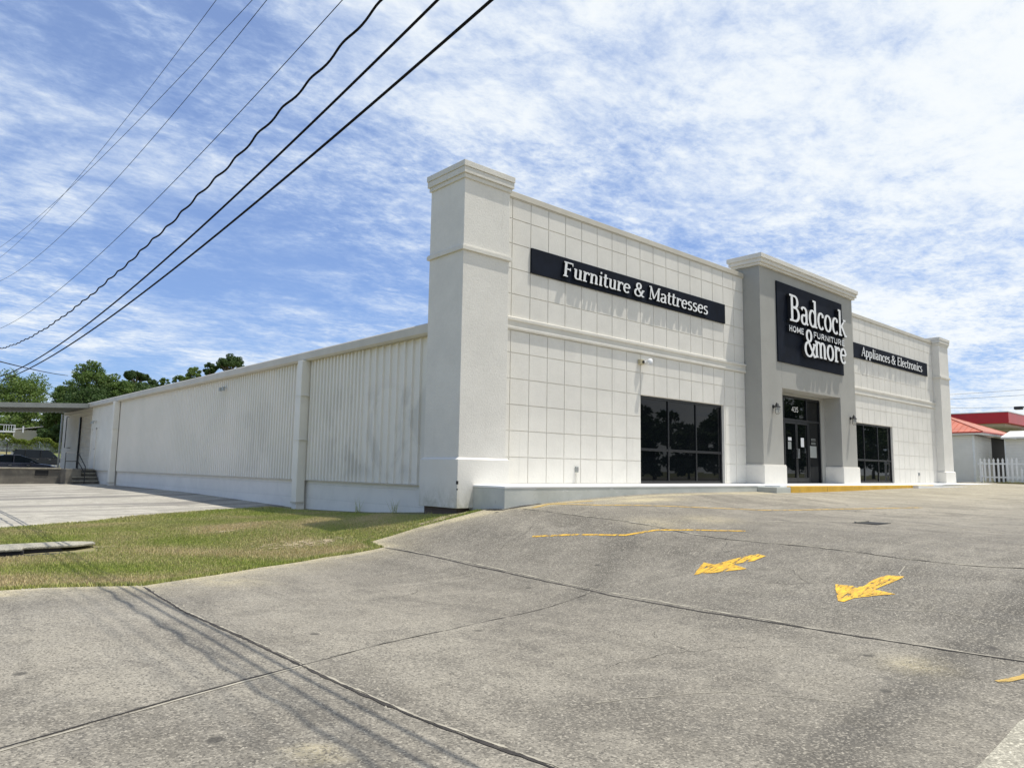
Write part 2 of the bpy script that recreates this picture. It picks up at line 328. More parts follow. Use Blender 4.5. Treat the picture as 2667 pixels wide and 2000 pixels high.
# ------------------------------------------------------------------ helpers
def link(o): COL.objects.link(o); return o
def tag(o, label=None, cat=None, group=None, kind=None):
    if label: o['label'] = label
    if cat: o['category'] = cat
    if group: o['group'] = group
    if kind: o['kind'] = kind
    return o
def empty(name, loc=(0, 0, 0), rz=0.):
    o = bpy.data.objects.new(name, None); link(o); o.location = loc; o.rotation_euler = (0, 0, rz); o.empty_display_size = .3
    return o
class MB:
    def __init__(s): s.v = []; s.f = []; s.mi = []
    def face(s, pts, mi=0):
        k = len(s.v); s.v += [tuple(p) for p in pts]; s.f.append(tuple(range(k, k+len(pts)))); s.mi.append(mi); return s
    def box(s, x0, x1, y0, y1, z0, z1, mi=0):
        k = len(s.v); s.v += [(x, y, z) for z in (z0, z1) for y in (y0, y1) for x in (x0, x1)]
        for q in ((0, 2, 3, 1), (4, 5, 7, 6), (0, 1, 5, 4), (2, 6, 7, 3), (0, 4, 6, 2), (1, 3, 7, 5)):
            s.f.append(tuple(k+i for i in q)); s.mi.append(mi)
        return s
    def prism(s, poly, axis, a, b, mi=0):       # poly: 2-D points in the other two axes, extruded from a to b
        def P(p, t): return {'x': (t, p[0], p[1]), 'y': (p[0], t, p[1]), 'z': (p[0], p[1], t)}[axis]
        k = len(s.v); n = len(poly); s.v += [P(p, a) for p in poly] + [P(p, b) for p in poly]
        s.f.append(tuple(k+i for i in range(n))); s.f.append(tuple(k+n+i for i in range(n-1, -1, -1))); s.mi += [mi, mi]
        for i in range(n):
            j = (i+1) % n; s.f.append((k+i, k+j, k+n+j, k+n+i)); s.mi.append(mi)
        return s
    def tube(s, pts, r, seg=8, mi=0, taper=None, cap=True):
        pts = [Vector(p) for p in pts]; k = len(s.v); n = len(pts); prev = None
        for i, p in enumerate(pts):
            t = (pts[min(i+1, n-1)]-pts[max(i-1, 0)]).normalized()
            a = t.cross(Vector((0, 0, 1)))
            if a.length < 1e-3: a = t.cross(Vector((1, 0, 0)))
            a.normalize()
            if prev is not None and a.dot(prev) < 0: a = -a
            prev = a; c = t.cross(a); rr = taper[i] if taper else r
            for q in range(seg):
                th = 2*PI*q/seg; s.v.append(tuple(p+(a*math.cos(th)+c*math.sin(th))*rr))
        for i in range(n-1):
            for q in range(seg):
                q2 = (q+1) % seg; s.f.append((k+i*seg+q, k+i*seg+q2, k+(i+1)*seg+q2, k+(i+1)*seg+q)); s.mi.append(mi)
        if cap:
            s.f.append(tuple(k+q for q in range(seg-1, -1, -1))); s.f.append(tuple(k+(n-1)*seg+q for q in range(seg))); s.mi += [mi, mi]
        return s
    def lathe(s, prof, c, seg=16, mi=0, axis='z'):
        k = len(s.v); n = len(prof)
        for r_, h in prof:
            for q in range(seg):
                th = 2*PI*q/seg; a, b_ = r_*math.cos(th), r_*math.sin(th)
                s.v.append({'z': (c[0]+a, c[1]+b_, c[2]+h), 'y': (c[0]+a, c[1]+h, c[2]+b_), 'x': (c[0]+h, c[1]+a, c[2]+b_)}[axis])
        for i in range(n-1):
            for q in range(seg):
                q2 = (q+1) % seg; s.f.append((k+i*seg+q, k+i*seg+q2, k+(i+1)*seg+q2, k+(i+1)*seg+q)); s.mi.append(mi)
        return s
    def build(s, name, mat, parent=None, bevel=0., smooth=False, loc=None):
        me = bpy.data.meshes.new(name); me.from_pydata(s.v, [], s.f); 
        for m in (mat if isinstance(mat, (list, tuple)) else [mat]): me.materials.append(MATS[m])
        if any(s.mi): me.polygons.foreach_set('material_index', s.mi)
        bm = bmesh.new(); bm.from_mesh(me); bmesh.ops.recalc_face_normals(bm, faces=bm.faces); bm.to_mesh(me); bm.free()
        if smooth: me.polygons.foreach_set('use_smooth', [True]*len(me.polygons))
        o = bpy.data.objects.new(name, me); link(o)
        if parent: o.parent = parent
        if loc: o.location = loc
        if bevel:
            md = o.modifiers.new('bevel', 'BEVEL'); md.width = bevel; md.segments = 2; md.limit_method = 'ANGLE'; md.angle_limit = R(40)
        return o
def np_mesh(name, V, F, mat, tint=None, parent=None, smooth=False):
    me = bpy.data.meshes.new(name); V = np.asarray(V, np.float32); F = np.asarray(F, np.int32); k = F.shape[1]
    me.vertices.add(len(V)); me.vertices.foreach_set('co', V.ravel()); me.loops.add(F.size); me.loops.foreach_set('vertex_index', F.ravel())
    me.polygons.add(len(F)); me.polygons.foreach_set('loop_start', np.arange(0, F.size, k, dtype=np.int32)); me.polygons.foreach_set('loop_total', np.full(len(F), k, np.int32))
    me.update(calc_edges=True); me.materials.append(MATS[mat])
    if tint is not None:
        a = me.color_attributes.new('tint', 'FLOAT_COLOR', 'POINT'); a.data.foreach_set('color', np.asarray(tint, np.float32).ravel())
    if smooth: me.polygons.foreach_set('use_smooth', [True]*len(me.polygons))
    o = bpy.data.objects.new(name, me); link(o)
    if parent: o.parent = parent
    return o

def inside(poly, x, y):
    x = np.asarray(x); y = np.asarray(y); r = np.zeros(x.shape, bool); n = len(poly)
    for i in range(n):
        x1, y1 = poly[i]; x2, y2 = poly[(i+1) % n]
        c = ((y1 > y) != (y2 > y)) & (x < (x2-x1)*(y-y1)/(y2-y1+1e-12)+x1); r ^= c
    return r
def segdist(x, y, pts):
    d = np.full(np.shape(x), 1e9)
    for (a, b_), (c, e) in zip(pts[:-1], pts[1:]):
        vx, vy = c-a, e-b_; t = np.clip(((x-a)*vx+(y-b_)*vy)/(vx*vx+vy*vy+1e-9), 0, 1)
        d = np.minimum(d, np.hypot(x-a-t*vx, y-b_-t*vy))
    return d
def densify(poly, step, closed=True):
    o = []; n = len(poly)
    for i in range(n if closed else n-1):
        a, b_ = poly[i], poly[(i+1) % n]; m = max(1, int(math.hypot(b_[0]-a[0], b_[1]-a[1])/step))
        o += [(a[0]+(b_[0]-a[0])*j/m, a[1]+(b_[1]-a[1])*j/m) for j in range(m)]
    if not closed: o.append(poly[-1])
    return o
def drape(name, poly, mat, grids, dz=0., stainf=None, bstep=.4, wobble=0., parent=None):
    """poly filled with interior grid points, laid on the terrain; grids = [(x0,x1,y0,y1,step)] coarse to fine"""
    bd = densify(poly, bstep)
    if wobble: bd = [(x+random.uniform(-wobble, wobble), y+random.uniform(-wobble, wobble)) for x, y in bd]
    pts = []
    for gi, (x0, x1, y0, y1, st) in enumerate(grids):
        xs, ys = np.meshgrid(np.arange(x0, x1, st), np.arange(y0, y1, st)); xs = xs.ravel(); ys = ys.ravel()
        k = inside(bd, xs, ys)
        for (a, b_, c, e, _) in grids[gi+1:]: k &= ~((xs > a-.01) & (xs < b_+.01) & (ys > c-.01) & (ys < e+.01))
        k &= segdist(xs, ys, bd+bd[:1]) > st*.3
        pts += list(zip(xs[k].tolist(), ys[k].tolist()))
    nb = len(bd); allp = [Vector(p) for p in bd+pts]
    res = delaunay_2d_cdt(allp, [(i, (i+1) % nb) for i in range(nb)], [list(range(nb))], 1, 1e-5)
    V = np.array([tuple(v) for v in res[0]]); F = [tuple(f) for f in res[2]]
    z = G(V[:, 0], V[:, 1])+dz
    me = bpy.data.meshes.new(name); me.from_pydata(np.c_[V, z].tolist(), [], F); me.materials.append(MATS[mat])
    bm = bmesh.new(); bm.from_mesh(me); bmesh.ops.recalc_face_normals(bm, faces=bm.faces)
    if sum(f.normal.z for f in bm.faces) < 0: bmesh.ops.reverse_faces(bm, faces=bm.faces)
    bm.to_mesh(me); bm.free(); me.polygons.foreach_set('use_smooth', [True]*len(me.polygons))
    if stainf:
        cc_ = np.array([v.co[:] for v in me.vertices]); s_ = stainf(cc_[:, 0], cc_[:, 1])
        a = me.color_attributes.new('stain', 'FLOAT_COLOR', 'POINT'); a.data.foreach_set('color', np.c_[s_[0], s_[1], s_[2] if len(s_) > 2 else np.zeros(len(cc_)), np.ones(len(cc_))].astype(np.float32).ravel())
    o = bpy.data.objects.new(name, me); link(o)
    if parent: o.parent = parent
    return o

# ------------------------------------------------------------------ ground sheets
LAWN_EDGE = [(-14, -3.2), (-9.8, -2.02), (-9.35, -2.12), (-8.41, -2.62), (-7.62, -2.13), (-6.41, -1.45), (-5.1, -1.05), (-4.12, -1.08), (-3.96, -1.09), (-3.87, -.5), (-2.86, -.52), (-1.93, -.8), (-1.5, -.9)]
LOT_EDGE = [(-1.3, 8.6), (-2.21, 8.5), (-3.43, 8.45), (-5.83, 7.18), (-7.14, 6.25), (-8.84, 5.8), (-16, 4.6)]
xs = np.concatenate([-np.geomspace(60, 1500, 14)[::-1], np.arange(-55, 90, 1.5), np.geomspace(92, 1500, 14)])
ys = np.concatenate([-np.geomspace(60, 1500, 14)[::-1], np.arange(-55, 130, 1.5), np.geomspace(132, 1500, 14)])
gx, gy = np.meshgrid(xs, ys); gz = G(gx.ravel(), gy.ravel())-.12
nx, ny = len(xs), len(ys); i0 = (np.arange(ny-1)[:, None]*nx+np.arange(nx-1)).ravel()
tag(np_mesh('ground', np.c_[gx.ravel(), gy.ravel(), gz], np.c_[i0, i0+1, i0+nx+1, i0+nx], 'far_ground', smooth=True), kind='structure')

VALLEY = [(-4.2, -6.2), (-3.81, -5.94), (-3.2, -5.61), (-2.47, -5.25), (-1.74, -4.83), (-1.2, -4.41)]
DARK_BAND = [(-2.37, -10.45), (-4.34, -10.38), (-6.01, -10.5), (-7.34, -10.65)]  # centre line of a darker band across the near lot
def lot_stain_and_band(x, y):
    d = np.exp(-(segdist(x, y, VALLEY)/.26)**2)*.95
    d = np.maximum(d, np.exp(-(segdist(x, y, [(0.5, -10.4)]+DARK_BAND)/.22)**2)*1.15*np.clip((x+8.3)/1.5, 0, 1))
    d = np.maximum(d, np.exp(-(segdist(x, y, [(-9.9, -3.1), (-9.0, -3.6), (-8.6, -3.2)])/.3)**2)*.35)
    d = np.maximum(d, np.exp(-(segdist(x, y, [(-8.6, -8.9), (-8.9, -6.5)])/.1)**2)*.12)
    for cx, cy, r_, a in ((-2.0, -8.9, .8, .28), (-3.3, -9.2, .6, .3), (-.9, -3.2, .5, .35), (.3, -4.6, .8, .3), (1.5, -7.6, 1.2, .2), (-3.1, -4.4, .9, .2), (-2.6, -2.5, .9, .3), (-6.9, -10.2, .5, .3)):
        d = np.maximum(d, np.exp(-((x-cx)**2+(y-cy)**2)/r_**2)*a)
    l = np.exp(-(segdist(x, y, LAWN_EDGE)/.22)**2)*.8
    l = np.maximum(l, np.exp(-(segdist(x, y, LAWN_EDGE)/.7)**2)*.3)
    l = np.maximum(l, np.exp(-(((x-2.1)/1.1)**2+((y+2.3)/.35)**2))*1.0)
    l = np.maximum(l, np.exp(-(segdist(x, y, [(-1.0, -1.7), (1.0, -1.75), (9, -1.8)])/.18)**2)*.75)
    l = np.maximum(l, np.exp(-(segdist(x, y, [(-1.5, -1.3), (-2.6, -.7)])/.25)**2)*.9)
    for cx, cy, r_, a in ((-4.6, -10.2, .22, .55), (-9.3, -8.9, .1, 1.), (.6, -4.9, .5, .5), (-9.9, -2.35, .25, 1.), (-7.4, -2.6, .5, .5), (-.4, -4.5, .5, .4)):
        l = np.maximum(l, np.exp(-((x-cx)**2+(y-cy)**2)/r_**2)*a)
    far = np.clip((x-4)/10, 0, 1)*np.clip((y+9)/4, 0, 1)
    l = np.maximum(l, far*.35)
    p = np.where(x < -8.5, .55, np.clip(.42-(x+8.5)*.03, .2, .42)); p = np.where(x > -4, .02, p)
    p = np.where(x > -.9, .06+np.clip((x+.9)/9, 0, 1)*.95*np.clip((y+11)/5, .25, 1), p)
    return np.clip(d, 0, 1), np.clip(l, 0, 1), np.clip(p, 0, 1)
LOT = [(-14, -3.2)]+LAWN_EDGE[1:]+[(-1.3, .3), (34.3, .3), (34.3, -4), (34.5, -5), (60, -5), (60, 16), (100, 16), (100, -60), (-14, -60)]
tag(drape('parking_lot', LOT, 'lot_concrete', [(-14, 100, -60, 16, 3.), (-14, 36, -24, .3, .6), (-12, 6, -13, .3, .16)], stainf=lot_stain_and_band, bstep=.35), kind='structure')
ZS = lambda x, y: (np.clip(np.exp(-(segdist(x, y, [(-4.5, 9.2), (-9, 7.6)])/.7)**2)*.0, 0, 1), np.exp(-(segdist(x, y, LOT_EDGE)/.25)**2)*.5)
SIDELOT = LOT_EDGE+[(-40, 4), (-40, 62), (-1.3, 62)]
tag(drape('side_lot', SIDELOT, 'side_lot_concrete', [(-40, -1, 3, 62, 2.), (-12, -1, 5, 33, .5)], stainf=ZS), kind='structure')
LAWN = LAWN_EDGE+[(-1.3, -.3)]+LOT_EDGE
tag(drape('lawn', LAWN, 'soil', [(-16, -1, -4, 9, .3)], dz=-.012), kind='structure')
# street apron corner by the camera's right
tag(drape('street_apron', [(-11.0, -11.36), (-6.6, -11.21), (-5.5, -11.14), (-4.5, -11.30), (-2, -11.8), (-2, -14), (-11, -14)], 'ramp_concrete', [(-11, -2, -14, -11.2, .3)], dz=.012, stainf=lambda x, y: (x*0, x*0)), kind='structure')

def ribbon(name, pts, w, mat, dz=.004, wob=.012, jit=.35, step=.12, wear=False):
    P = densify(pts, step, False); P = np.array(P); n = len(P)
    t = np.gradient(P, axis=0); t /= np.linalg.norm(t, axis=1)[:, None]+1e-9; nn = np.c_[-t[:, 1], t[:, 0]]
    off = np.cumsum(RNG.normal(0, wob*.5, n)); off -= np.linspace(off[0], off[-1], n); off = np.clip(off, -wob*4, wob*4)
    C = P+nn*off[:, None]; ww = w*(1+RNG.uniform(-jit, jit, n))/2
    A = C+nn*ww[:, None]; B = C-nn*ww[:, None]; V = np.r_[A, B]; z = G(V[:, 0], V[:, 1])+dz
    i = np.arange(n-1); o = np_mesh(name, np.c_[V, z], np.c_[i+n, i+n+1, i+1, i], mat); return o
JA = [(-8.43, -2.74), (-8.50, -3.6), (-8.54, -4.58), (-8.53, -6.95), (-8.55, -7.6), (-8.54, -8.76), (-8.44, -9.81), (-8.42, -11.3)]
JB = [(-3.97, -1.15), (-3.86, -3.21), (-3.89, -6.04), (-4.07, -7.74), (-4.14, -9.32), (-4.03, -10.28), (-3.9, -11.2)]
tag(ribbon('expansion_joint', JA, .026, 'joint_dark', jit=.6, wob=.006, step=.06), kind='structure')
tag(ribbon('expansion_joint', [(x+.02, y) for x, y in JA], .014, 'joint_light', .003, jit=1., wob=.006, step=.06), kind='structure')
tag(ribbon('expansion_joint', JB, .028, 'joint_dark', jit=.6), kind='structure')
tag(ribbon('expansion_joint', [(x+.03, y) for x, y in JB], .018, 'joint_light', .003, jit=1.), kind='structure')
JT = [(-14, -8.6), (-10.3, -7.73), (-9.29, -7.45), (-8.51, -7.22), (-7.6, -6.91), (-5.93, -6.42), (-3.9, -6.08)]
tag(ribbon('expansion_joint', JT[:4], .018, 'joint_dark', jit=.5, wob=.006), kind='structure')
tag(ribbon('expansion_joint', JT[3:], .010, 'joint_dark', jit=.8, wob=.008), kind='structure')
tag(ribbon('expansion_joint', [(x, y-.025) for x, y in JT[:4]], .016, 'joint_light', .003, jit=1., wob=.006), kind='structure')
JC = [(-1.15, -1.75), (-.95, -2.6), (-.78, -3.41), (-.66, -4.56), (-.8, -6.2), (-.84, -7.48), (-.9, -8.18), (-1.0, -8.77), (-.9, -9.59), (-.72, -10.1), (-.8, -14)]
tag(ribbon('expansion_joint', JC, .03, 'joint_light', .003, jit=1.), kind='structure')
tag(ribbon('expansion_joint', JC, .016, 'joint_dark', .005, jit=.9, wob=.015), kind='structure')
tag(ribbon('expansion_joint', [(1.3, -5.7), (2.96, -6.66), (3.4, -7.67), (3.0, -9.26), (3.2, -14)], .04, 'joint_light', .003, jit=.6), kind='structure')
tag(ribbon('pavement_crack', [(-1.36, -8.98), (-1.75, -9.05), (-2.0, -9.2)], .012, 'joint_light', .003, wob=.03), kind='structure')
tag(ribbon('pavement_crack', [(-3.2, -9.3), (-2.9, -9.9), (-3.1, -10.3)], .01, 'joint_light', .003, wob=.03), kind='structure')
tag(ribbon('pavement_crack', [(-7.4, -9.2), (-6.4, -9.6), (-5.9, -10.3)], .008, 'joint_light', .003, wob=.03), kind='structure')

def crack(x, y, ang, n, w=.0038, mat='joint_dark'):
    P = [(x, y)]
    for i in range(n):
        ang += random.uniform(-.5, .5); x += math.cos(ang)*.28; y += math.sin(ang)*.28; P.append((x, y))
    tag(ribbon('pavement_crack', P, w, mat, .0035, wob=.02, jit=.8, step=.05), kind='structure'); return P
for a in ((-6.6, -8.6, .4, 8), (-2.9, -7.6, -.9, 6), (-1.6, -6.6, .2, 9), (.2, -8.6, 1.0, 7), (1.6, -4.6, -.7, 9), (-3.3, -3.4, .9, 6), (-7.2, -4.4, -.5, 7), (4.5, -7.2, .6, 10)):
    P = crack(*a); q = P[len(P)//2]; crack(q[0], q[1], a[2]+1.3, 3, .003)
def paint(name, poly, mat='paint_yellow', dz=.006, wear=None, **k):
    o = drape(name, poly, mat, [(min(p[0] for p in poly), max(p[0] for p in poly), min(p[1] for p in poly), max(p[1] for p in poly), .08)], dz=dz, bstep=.08, wobble=.008)
    me = o.data; a = me.attributes.new('wear', 'FLOAT', 'POINT')
    a.data.foreach_set('value', [float(wear(v.co.x, v.co.y)) if wear else 0. for v in me.vertices]); return o
A1 = [(-2.76, -6.84), (-2.17, -6.6), (-2.24, -6.82), (-1.75, -6.97), (-1.56, -7.10), (-1.62, -7.25), (-1.91, -7.24), (-2.16, -7.06), (-2.32, -7.36), (-2.55, -7.11)]
A2 = [(-2.56, -8.64), (-3.12, -8.92), (-3.11, -8.98), (-2.94, -9.01), (-2.59, -9.32), (-2.54, -9.08), (-2.13, -9.14), (-1.86, -9.16), (-1.91, -8.97), (-2.21, -8.92), (-2.51, -8.93)]
tag(paint('painted_arrow', A1, wear=lambda x, y: .02), 'faded yellow arrow on the concrete nearer the store, shorter and flatter of the two', 'road marking', 'yellow arrows painted on the car park')
tag(paint('painted_arrow', A2, wear=lambda x, y: .035*max(0, min(1, (x+2.7)*2))), 'worn yellow arrow on the concrete nearer the street, with a gap in its shaft', 'road marking', 'yellow arrows painted on the car park')
Y1 = [(-2.33, -3.26), (-1.89, -3.84), (-1.45, -4.6), (-.87, -4.84), (-.49, -5.32), (-.07, -6.03)]
def wide(pts, w):
    P = np.array(pts); t = np.gradient(P, axis=0); t /= np.linalg.norm(t, axis=1)[:, None]; n_ = np.c_[-t[:, 1], t[:, 0]]*w/2
    return [tuple(p) for p in P+n_]+[tuple(p) for p in (P-n_)[::-1]]
tag(paint('painted_line', wide(Y1, .075), wear=lambda x, y: .05 if x < -1.8 else .01), 'thin wavy yellow line across the ramp of the car park', 'road marking')
tag(paint('painted_line', wide([(-.3, -1.66), (.3, -2.5), (2.03, -3.62), (4.2, -4.54), (8, -6.0)], .12), 'paint_faded'), 'faint brownish yellow line running out from the end of the raised walk', 'road marking')
tag(paint('painted_line', wide([(-.98, -1.82), (-.3, -1.66), (.8, -1.86)], .10), 'paint_faded'), 'short faded yellow line close along the foot of the raised walk', 'road marking')
tag(paint('painted_line', wide([(-4.62, -10.8), (-4.35, -10.9), (-3.6, -11.0)], .06), 'paint_faded'), 'thin worn yellow curve at the corner near the street apron', 'road marking')
# sunken access cover
ac = empty('drain_cover', (2.95, -6.86, g1(2.95, -6.86)))
MB().box(-.32, .32, -.22, .22, -.08, .008).build('frame_plate', 'rubber', ac, loc=None)
MB().box(-.28, .28, .16, .20, .009, .03).build('rim', 'joint_light', ac)
tag(ac, 'small dark rectangular drain cover set in the concrete right of the arrows', 'drain cover')

b = NB('tan_soil'); b.col(b.mix(b.rng(b.noise(6, 6, .7), .3, .7), (.26, .20, .12), (.44, .37, .24))); b.rough(.95)
al = b.rng(b.math('SUBTRACT', b.noise(7, 8, .78), b.math('MULTIPLY', b.attr('wear').outputs['Fac'], .5)), .42, .50); b.L.new(al, b.bs.inputs['Alpha']); b.bump(b.noise(40, 5, .7), .8, .02); add('tan_soil', b)
def patch(cx, cy, rx, ry, rot=0.):
    pg = [(cx+rx*math.cos(t)*math.cos(rot)-ry*math.sin(t)*math.sin(rot), cy+rx*math.cos(t)*math.sin(rot)+ry*math.sin(t)*math.cos(rot)) for t in np.linspace(0, 2*PI, 22)[:-1]]
    o = paint('bare_soil', pg, 'tan_soil', dz=.008, wear=lambda x, y: ((x-cx)/rx)**2*.35+((y-cy)/ry)**2*.35); tag(o, kind='structure')
patch(-4.9, .25, 1.1, .42, -.1); patch(-2.2, -.45, .75, .28, -.35); patch(-5.6, 2.4, .5, .16); patch(-7.8, 1.75, .35, .3); patch(-6.9, 5.3, 1.3, .45, .3)
gp = ribbon('soil_gap', [(-1.47, -1.02), (-1.42, -1.44), (-1.0, -1.47), (-.35, -1.43)], .10, 'joint_dark', .005, wob=.03, jit=.5); tag(gp, kind='structure')

# ------------------------------------------------------------------ lawn grass
def blades(n, reg, h0, h1, dens=None, name='grass', wd=.010):
    x0, x1, y0, y1 = reg; x = RNG.uniform(x0, x1, n); y = RNG.uniform(y0, y1, n)
    k = inside(LAWN, x, y)
    e = segdist(x, y, LAWN_EDGE)
    k &= ~((x > -11) & (x < -7.95) & (y > 1.25) & (y < 2.2)); k &= ~((x > -1.85) & (y > -.6))
    bare = np.exp(-(((x+4.6)/.7)**2+((y-.1)/.35)**2))+np.exp(-(((x+2.6)/.6)**2+((y+.45)/.2)**2))+np.exp(-(((x+5.4)/.5)**2+((y-2.4)/.25)**2))
    k &= RNG.uniform(0, 1, n) > bare*.75
    x, y, e = x[k], y[k], e[k]; n = len(x); z = G(x, y)
    f1 = .5+.5*np.sin(x*1.9+np.sin(y*1.3)*1.7)*np.cos(y*1.6+np.sin(x*.9)*2); f2 = .5+.5*np.sin(x*.8+y*1.1+2*np.sin(y*.5))
    dry = np.clip(.42+.65*(f1-.4)+.55*(f2-.5)+RNG.normal(0, .28, n), 0, 1)
    dry *= np.where(e < .16, .35, 1); dry = np.where((y > 3.6) & (f2 > .45), dry*.55, dry)
    dry = np.maximum(dry, np.exp(-(((x+7.3)/1.3)**2+((y-5.2)/.6)**2))*.9*RNG.uniform(.5, 1, n))
    h = RNG.uniform(h0, h1, n)*(1+.5*(f1-.5))*np.where(e < .12, 1.35, 1); a = RNG.uniform(0, 2*PI, n); w = RNG.uniform(.6, 1.3, n)*wd
    lean = RNG.uniform(0, .85, n)*h; la = RNG.uniform(0, 2*PI, n)
    p0 = np.c_[x-np.cos(a)*w, y-np.sin(a)*w, z-.015]; p1 = np.c_[x+np.cos(a)*w, y+np.sin(a)*w, z-.015]; p2 = np.c_[x+np.cos(la)*lean, y+np.sin(la)*lean, z+h]
    V = np.stack([p0, p1, p2], 1).reshape(-1, 3); F = np.arange(3*n).reshape(-1, 3)
    t = np.c_[RNG.uniform(0, 1, n), dry, np.zeros(n), np.ones(n)]
    return V, F, np.repeat(t, 3, 0)
Va, Fa, Ta = blades(460000, (-12, -1.4, -3.2, 5.5), .014, .040, wd=.0075)
Vb, Fb, Tb = blades(90000, (-12, -1.4, 4.5, 9), .02, .045, wd=.011)
tag(np_mesh('grass', np.r_[Va, Vb], np.r_[Fa, Fb+len(Va)], 'grass_blades', np.r_[Ta, Tb]), 'short patchy green and straw coloured lawn grass beside the store', 'grass', kind='stuff')
def gravel(n):
    V = []; F = []
    for i in range(n):
        if random.random() < .6:
            k = random.randrange(1, len(LAWN_EDGE)-1); a, b_ = LAWN_EDGE[k], LAWN_EDGE[k+1] if k+1 < len(LAWN_EDGE) else LAWN_EDGE[k]; t = random.random(); x = a[0]+(b_[0]-a[0])*t+random.gauss(0, .12); y = a[1]+(b_[1]-a[1])*t-abs(random.gauss(0, .12))
        else: x = random.uniform(-9.5, 3); y = random.uniform(-10, -2)
        r_ = random.uniform(.004, .014); z = g1(x, y); k = len(V); a0 = random.uniform(0, 6)
        for q in range(4): V.append((x+math.cos(a0+q*PI/2)*r_*random.uniform(.7, 1.2), y+math.sin(a0+q*PI/2)*r_, z))
        V.append((x, y, z+r_*.9)); F += [(k+q, k+(q+1) % 4, k+4) for q in range(4)]
    return V, F
V, F = gravel(420); tag(np_mesh('gravel', V, F, 'joint_light'), 'loose grit and pebbles scattered on the concrete along the lawn edge', 'gravel', kind='stuff')
# taller weeds against the foundation
def tuft(x, y, n=14, h=.16, s=.05):
    V = []; F = []; T = []
    for i in range(n):
        a = random.uniform(0, 2*PI); r_ = random.uniform(0, s); bx, by = x+math.cos(a)*r_, y+math.sin(a)*r_; z = g1(bx, by)-.02
        hh = h*random.uniform(.5, 1); la = random.uniform(0, 2*PI); le = hh*random.uniform(.1, .6); w = .006; k = len(V)
        V += [(bx-math.cos(a)*w, by-math.sin(a)*w, z), (bx+math.cos(a)*w, by+math.sin(a)*w, z), (bx+math.cos(la)*le, by+math.sin(la)*le, z+hh)]
        F.append((k, k+1, k+2)); T += [(random.random(), .25, 0, 1)]*3
    return V, F, T
for i, (x, y, h, lb) in enumerate([(-1.56, 4.0, .45, 'tall thin weed against the white block wall between downspout and pillar'), (-1.56, 2.3, .4, 'leafy weed at the foot of the block wall next to the corner pillar'), (-1.95, .35, .14, 'low grass tuft under the corner pillar'), (-8.05, 1.3, .16, 'grass tuft at the end of the concrete drain inlet')]):
    V, F, T = tuft(x, y, 16, h, .08); tag(np_mesh('weed', V, F, 'grass_blades', T), lb, 'weed', 'weeds along the wall')

# ------------------------------------------------------------------ drain inlet in the lawn
di = empty('drain_inlet', (-8.75, 1.75, -1.16))
MB().prism([(-1.6, -.38), (-.35, -.38), (-.3, -.16), (.45, -.16), (.78, .05), (.80, .30), (.45, .55), (-1.6, .5)], 'z', .055, .095).build('slab', 'ramp_concrete', di, bevel=.012)
MB().prism([(-1.6, -.34), (-.33, -.34), (-.28, -.12), (.25, -.12), (.25, .4), (-1.6, .4)], 'z', -.3, .053).build('opening', 'dark_inside', di)
MB().prism([(-1.6, -.60), (.42, -.5), (.50, -.2), (-1.6, -.37)], 'z', -.12, -.012).build('apron', 'dark_inside', di, bevel=.01)
tag(di, 'low concrete storm drain inlet with a dark slot in the lawn', 'drain inlet')

# ------------------------------------------------------------------ the store
CELL = .61
ZL = -.03
st = empty('store_building', (0, 0, 0))
tag(st, 'long white commercial store with gridded stucco front, grey entrance tower and corner pillars', 'store building')
def tiles(mb, xa, xb, x_off, za, zb, z_off, holes=(), y=0., gap=.022, dep=.015):
    k0 = math.floor((xa-x_off)/CELL); k1 = math.ceil((xb-x_off)/CELL); r0 = math.floor((za-z_off)/CELL); r1 = math.ceil((zb-z_off)/CELL)
    for k in range(k0, k1):
        for r_ in range(r0, r1):
            x0 = max(xa, x_off+k*CELL); x1 = min(xb, x_off+(k+1)*CELL); z0 = max(za, z_off+r_*CELL); z1 = min(zb, z_off+(r_+1)*CELL)
            if z1-z0 < .05: continue
            segs = [(x0, x1)]
            for hx0, hx1, hz0, hz1 in holes:
                if z0 < hz1-.05 and z1 > hz0+.05:
                    ns = []
                    for a, b_ in segs:
                        if b_ <= hx0 or a >= hx1: ns.append((a, b_)); continue
                        if a < hx0: ns.append((a, hx0+gap/2))
                        if b_ > hx1: ns.append((hx1-gap/2, b_))
                    segs = ns
            for a, b_ in segs:
                if b_-a < .03: continue
                mb.box(a+gap/2, b_-gap/2, y, y+dep+.002, z0+gap/2, z1-gap/2)
WL = (4.88, 9.08); WR = (18.35, 22.52); WH = 2.42
